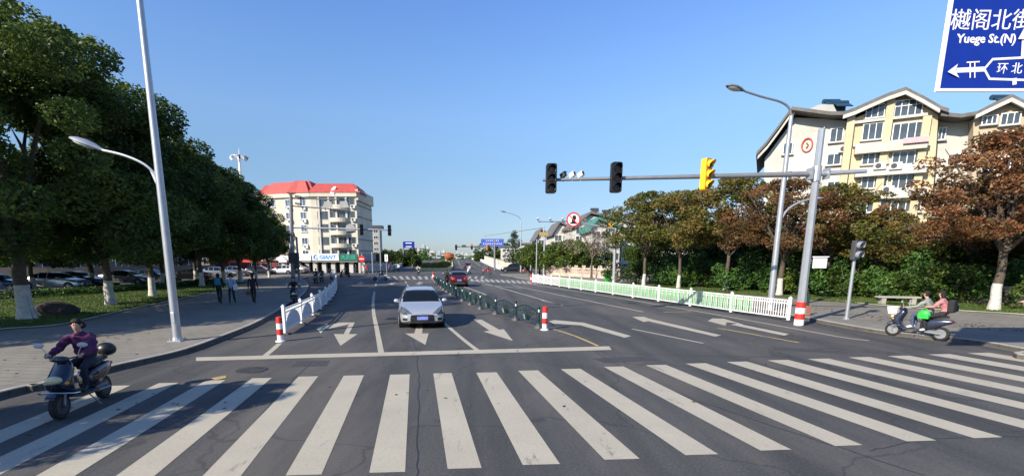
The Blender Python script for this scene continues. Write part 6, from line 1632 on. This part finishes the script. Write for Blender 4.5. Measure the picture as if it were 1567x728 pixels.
# orange flower display
fd = thing('flower_display', 'round orange flower display standing in the median planter', 'flower display', ((688 - PX) / FOC * 124, 124, .6)); rngp = random.Random(5)
b = MB(); b.sphere((0, 0, 2.6), (1.25, 1.1, .95), 20, 12)
for v in b.v: v += v.normalized() * noise.noise(v * 2.2) * .35
b.build('flowers', mat('orange_flowers', (.30, .08, .025), .8, var=.5, scale=3, bump=1, bscale=6), fd, smooth=True)
for k in range(3): b = MB(); b.cyl((-.8 + .8 * k, 0, -.1), (-.8 + .8 * k, 0, 1.9), .09); b.build('leg', WHITEP, fd)
# blue billboards
BB = mat('billboard_blue', (.05, .10, .42), .5, var=.12, scale=.4)
def billboard(px, y0, y1, w2, Y, label, m, pole_px=None):
    c = at(px, (y0 + y1) / 2, Y); hgt = at(px, y0, Y).z - at(px, y1, Y).z; W_ = w2 / FOC * Y * 2; t = thing('billboard', label, 'billboard', (c.x, Y, 0))
    b = MB(); b.box((0, 0, c.z), (W_, .4, hgt)); b.build('panel', m, t)
    b = MB(); xx = 0 if pole_px is None else (pole_px - px) / FOC * Y; b.cyl((xx, .4, 0), (xx, .4, c.z + hgt * .4), .3, .25, 8); b.build('post', GALVD, t)
    return t, c, W_, hgt
t, c, W_, hg = billboard(753.5, 365.5, 376.5, 17, 150, 'wide blue billboard with two lines of white marks right of the far signals', BB, 757)
rr = random.Random(2)
for row, (n_, z_) in enumerate(((7, .22), (11, -.2))):
    b = MB()
    for k in range(n_):
        x_ = (k - (n_ - 1) / 2) * W_ * (.078 if row else .085); s_ = .42 if row == 0 else .40
        b.box((x_, -.22, c.z + z_ * hg), (s_, .02, .07)); b.box((x_, -.22, c.z + z_ * hg + .22), (s_ * .8, .02, .07)); b.box((x_ + rr.uniform(-.08, .08), -.225, c.z + z_ * hg + .05), (.07, .02, .5))
    b.build('white_marks', WSIGN, t)
b = MB(); 
t, c, W_, hg = billboard(625.5, 369.5, 379, 8.5, 150, 'small blue road sign panel above the left bridge wall', BLUES, 617)
for nm2, dx, dz, sx_, sz_ in (('white_mark', 0, .12, .55, .12), ('white_mark', 0, -.15, .5, .12)): b = MB(); b.box((dx, -.22, c.z + dz * hg * 2), (W_ * sx_, .02, hg * sz_)); b.build(nm2, WSIGN, t)
# far skyline
SK = 'distant buildings along the skyline'
PALE = [stucco('pale_far', (.42, .42, .41)), stucco('cream_far', (.50, .46, .38)), stucco('greyblue_far', (.30, .33, .37))]
sky_b = [(580, 588, 387, 420), (589, 600, 384, 430), (601, 611, 386, 390), (612, 620, 388, 470), (636, 642, 381, 520), (642, 650, 376, 640), (650, 656, 379, 700), (657, 665, 384, 560), (668, 674, 386, 520), (675, 681, 384, 600),
         (698, 703, 386, 640), (704, 709, 388, 520), (710, 716, 389, 600), (722, 729, 388, 650), (730, 737, 386, 560), (738, 748, 388, 480), (758, 770, 383, 330), (622, 632, 389, 380)]
for i, (x0, x1, yt, Yb) in enumerate(sky_b):
    a, c = at(x0, yt, Yb), at(x1, yt, Yb); W_ = c.x - a.x; near = 'left of the bridge crest' if x1 < 690 else 'right of the bridge crest'
    ordn = ['first', 'second', 'third', 'fourth', 'fifth', 'sixth', 'seventh', 'eighth', 'ninth', 'tenth'][(i if x1 < 690 and i < 10 else (10 - 1 if i == 17 else i - 10))] if True else ''
    h_ = thing('distant_building', 'distant pale block far behind the flower display, %s one %s' % (ordn if i != 17 else 'lowest', near), 'building', ((a.x + c.x) / 2, Yb, 0), 0, SK)
    b = MB(); b.box((0, 6, a.z / 2), (W_, 12, a.z)); b.build('wall', PALE[i % 3], h_)
    b = MB(); b.box((W_ * .1, 6, a.z + .8), (W_ * .4, 5, 1.6)); b.build('roof_house', PALE[(i + 1) % 3], h_)
    for f in range(max(2, int(a.z / 3.4))):
        b = MB(); b.box((0, -.05, 1.8 + f * 3.3), (W_ * .86, .2, 1.3)); b.build('window_row', WGLASS, h_)
        if f > 6: break
# far tree lines beside the bridge
def tree_mass(name, label, x0, x1, Yb, H_, n, seed, m=LEAFG):
    rng = random.Random(seed); a, c = (x0 - PX) / FOC * Yb, (x1 - PX) / FOC * Yb; cl = []
    for i in range(n): h = rng.random(); cl.append((rng.uniform(a, c), Yb + rng.uniform(-4, 4), .8 + (H_ - 1.6) * h * (.7 + .3 * math.sin(i)), rng.uniform(.9, 1.7)))
    me = leaf_mesh(name, seed, np.array(cl), 70, .32, m); o = bpy.data.objects.new(name, me); COL.objects.link(o); tag(o, kind='stuff')
tree_mass('far_wood', '', 572, 640, 150, 6, 130, 101, LEAFD); tree_mass('far_wood', '', 590, 655, 230, 7, 120, 102, LEAFG); tree_mass('far_wood', '', 728, 800, 215, 9.5, 150, 103, LEAFD); tree_mass('far_wood', '', 790, 850, 125, 4.5, 110, 104, LEAFG)
tree_mass('far_wood', '', 520, 600, 330, 9, 120, 105, LEAFD); tree_mass('far_wood', '', 640, 830, 420, 8, 160, 106, LEAFG); tree_mass('far_wood', '', 560, 590, 118, 4.5, 70, 107, LEAFO)

# ---------- big blue road sign, upper right
SY = 8.6
c0 = at(1433, 140, SY); Wd, Hd = 4.2, 2.9
sg = thing('road_sign', 'large blue direction sign with white arrows hanging at the upper right corner', 'road sign', (c0.x + Wd / 2 + 2.0, SY + .6, 0))
dS = Vector((1, .0, 0)).normalized(); 
def SP(u, v, off=0): return c0 + dS * (u * Wd) + Vector((0, -off, v * Hd))
b = MB(); b.prism([SP(0, 0), SP(1, 0), SP(1, 1), SP(0, 1)], (0, .04, 0)); pn = b.build('sign_panel', WSIGN, sg, world=True)
b = MB(); e = .012; b.add([SP(e, e * 1.4, .003), SP(1 - e, e * 1.4, .003), SP(1 - e, 1 - e * 1.4, .003), SP(e, 1 - e * 1.4, .003)], [(0, 1, 2, 3)]); b.build('blue_face', BLUES, pn, world=True)
def spx(px, py, off=.007):
    d = ray(px, py); t_ = (SY - off) / d.y; return Vector((d.x * t_, SY - off, CH + d.z * t_))
text_part('樾阁北街', WSIGN, pn, spx(1517, 33), dS, .34, ext=.002)
text_part('Yuege St.(N)', WSIGN, pn, spx(1510, 60), dS, .19, ext=.002, bold=.004)
SC = [0]
def stroke(pts, w_, name='white_line'):
    b = MB(); P_ = [spx(*p) for p in pts]
    for a_, c_ in zip(P_[:-1], P_[1:]):
        d = (c_ - a_).normalized(); q = Vector((-d.z, 0, d.x)) * w_ / 2; ext_ = d * w_ * .3
        b.add([a_ - q - ext_, c_ - q + ext_, c_ + q + ext_, a_ + q - ext_], [(0, 1, 2, 3)])
        SC[0] += 1
        for v in b.v[-4:]: v.y -= .0008 * SC[0]
    b.build(name, WSIGN, pn, world=True)
stroke([(1462, 108), (1506, 106)], .075, 'arrow_shaft')
b = MB(); b.add([spx(1450, 110, .03), spx(1466, 98, .03), spx(1462, 109, .03), spx(1468, 119, .03)], [(0, 1, 2), (0, 2, 3)]); b.build('arrow_head', WSIGN, pn, world=True)
stroke([(1506, 106), (1519, 91), (1575, 88)], .035); stroke([(1506, 106), (1514, 121), (1575, 123)], .035)
stroke([(1565, 88), (1567, 55)], .07, 'arrow_shaft'); b = MB(); b.add([spx(1558, 60, .031), spx(1567, 44, .031), spx(1578, 60, .031)], [(0, 1, 2)]); b.build('arrow_head', WSIGN, pn, world=True)
stroke([(1552, 122), (1552, 128)], .07)
stroke([(1484, 97), (1484, 119)], .02); stroke([(1491, 97), (1491, 119)], .02); stroke([(1479, 96), (1498, 95)], .02)
text_part('环 北', WSIGN, pn, spx(1545, 106), dS, .19, ext=.002)
b = MB(); px_ = c0.x + Wd + 1.6; pc = Vector((px_, SY + .5, 0)); b.tube([pc, pc + Vector((0, 0, 8.6))], [.2, .15], 12); b.build('post', GALV, sg, world=True)
for v_ in (.25, .78):
    b = MB(); p = SP(.15, v_) + Vector((0, .12, 0)); b.tube([Vector((px_, SY + .5, p.z)), Vector((c0.x + .6, SY + .13, p.z))], [.09, .06], 8); b.build('cross_arm', GALV, sg, world=True)

# fallen leaves on the right verge and gutter, and on the left pavement
def litter(name, pts_px, n, seed, z, m, s=.05):
    rng = np.random.default_rng(seed); P = np.array([[*g(x, y, z)] for x, y in pts_px]); k = rng.integers(0, len(P) - 1, n); f = rng.random(n)[:, None]
    C = P[k] * (1 - f) + P[k + 1] * f; C[:, 0] += rng.normal(0, .6, n); C[:, 1] += rng.normal(0, .5, n); C[:, 2] = z + .012
    a = rng.random(n) * 6.28; d = np.stack([np.cos(a), np.sin(a), rng.normal(0, .15, n)], 1) * (s * (.5 + rng.random(n)))[:, None]; e = np.stack([-d[:, 1], d[:, 0], rng.normal(0, .008, n)], 1) * .6
    V = np.stack([C - d, C - e, C + d, C + e], 1).reshape(-1, 3); me = bpy.data.meshes.new(name)
    me.from_pydata(V.tolist(), [], [[4 * i, 4 * i + 1, 4 * i + 2, 4 * i + 3] for i in range(n)]); me.materials.append(m); o = bpy.data.objects.new(name, me); COL.objects.link(o); tag(o, kind='stuff')
litter('fallen_leaves', [(1000, 444), (1100, 453), (1200, 464), (1340, 485), (1450, 495), (1567, 506)], 700, 1, ZS, LEAFB)
litter('fallen_leaves', [(60, 560), (160, 520), (300, 480), (380, 455)], 160, 2, ZS, LEAFO, .045)
litter('fallen_leaves', [(60, 640), (240, 620), (460, 600), (900, 620), (1200, 560)], 60, 3, .005, LEAFO, .035)
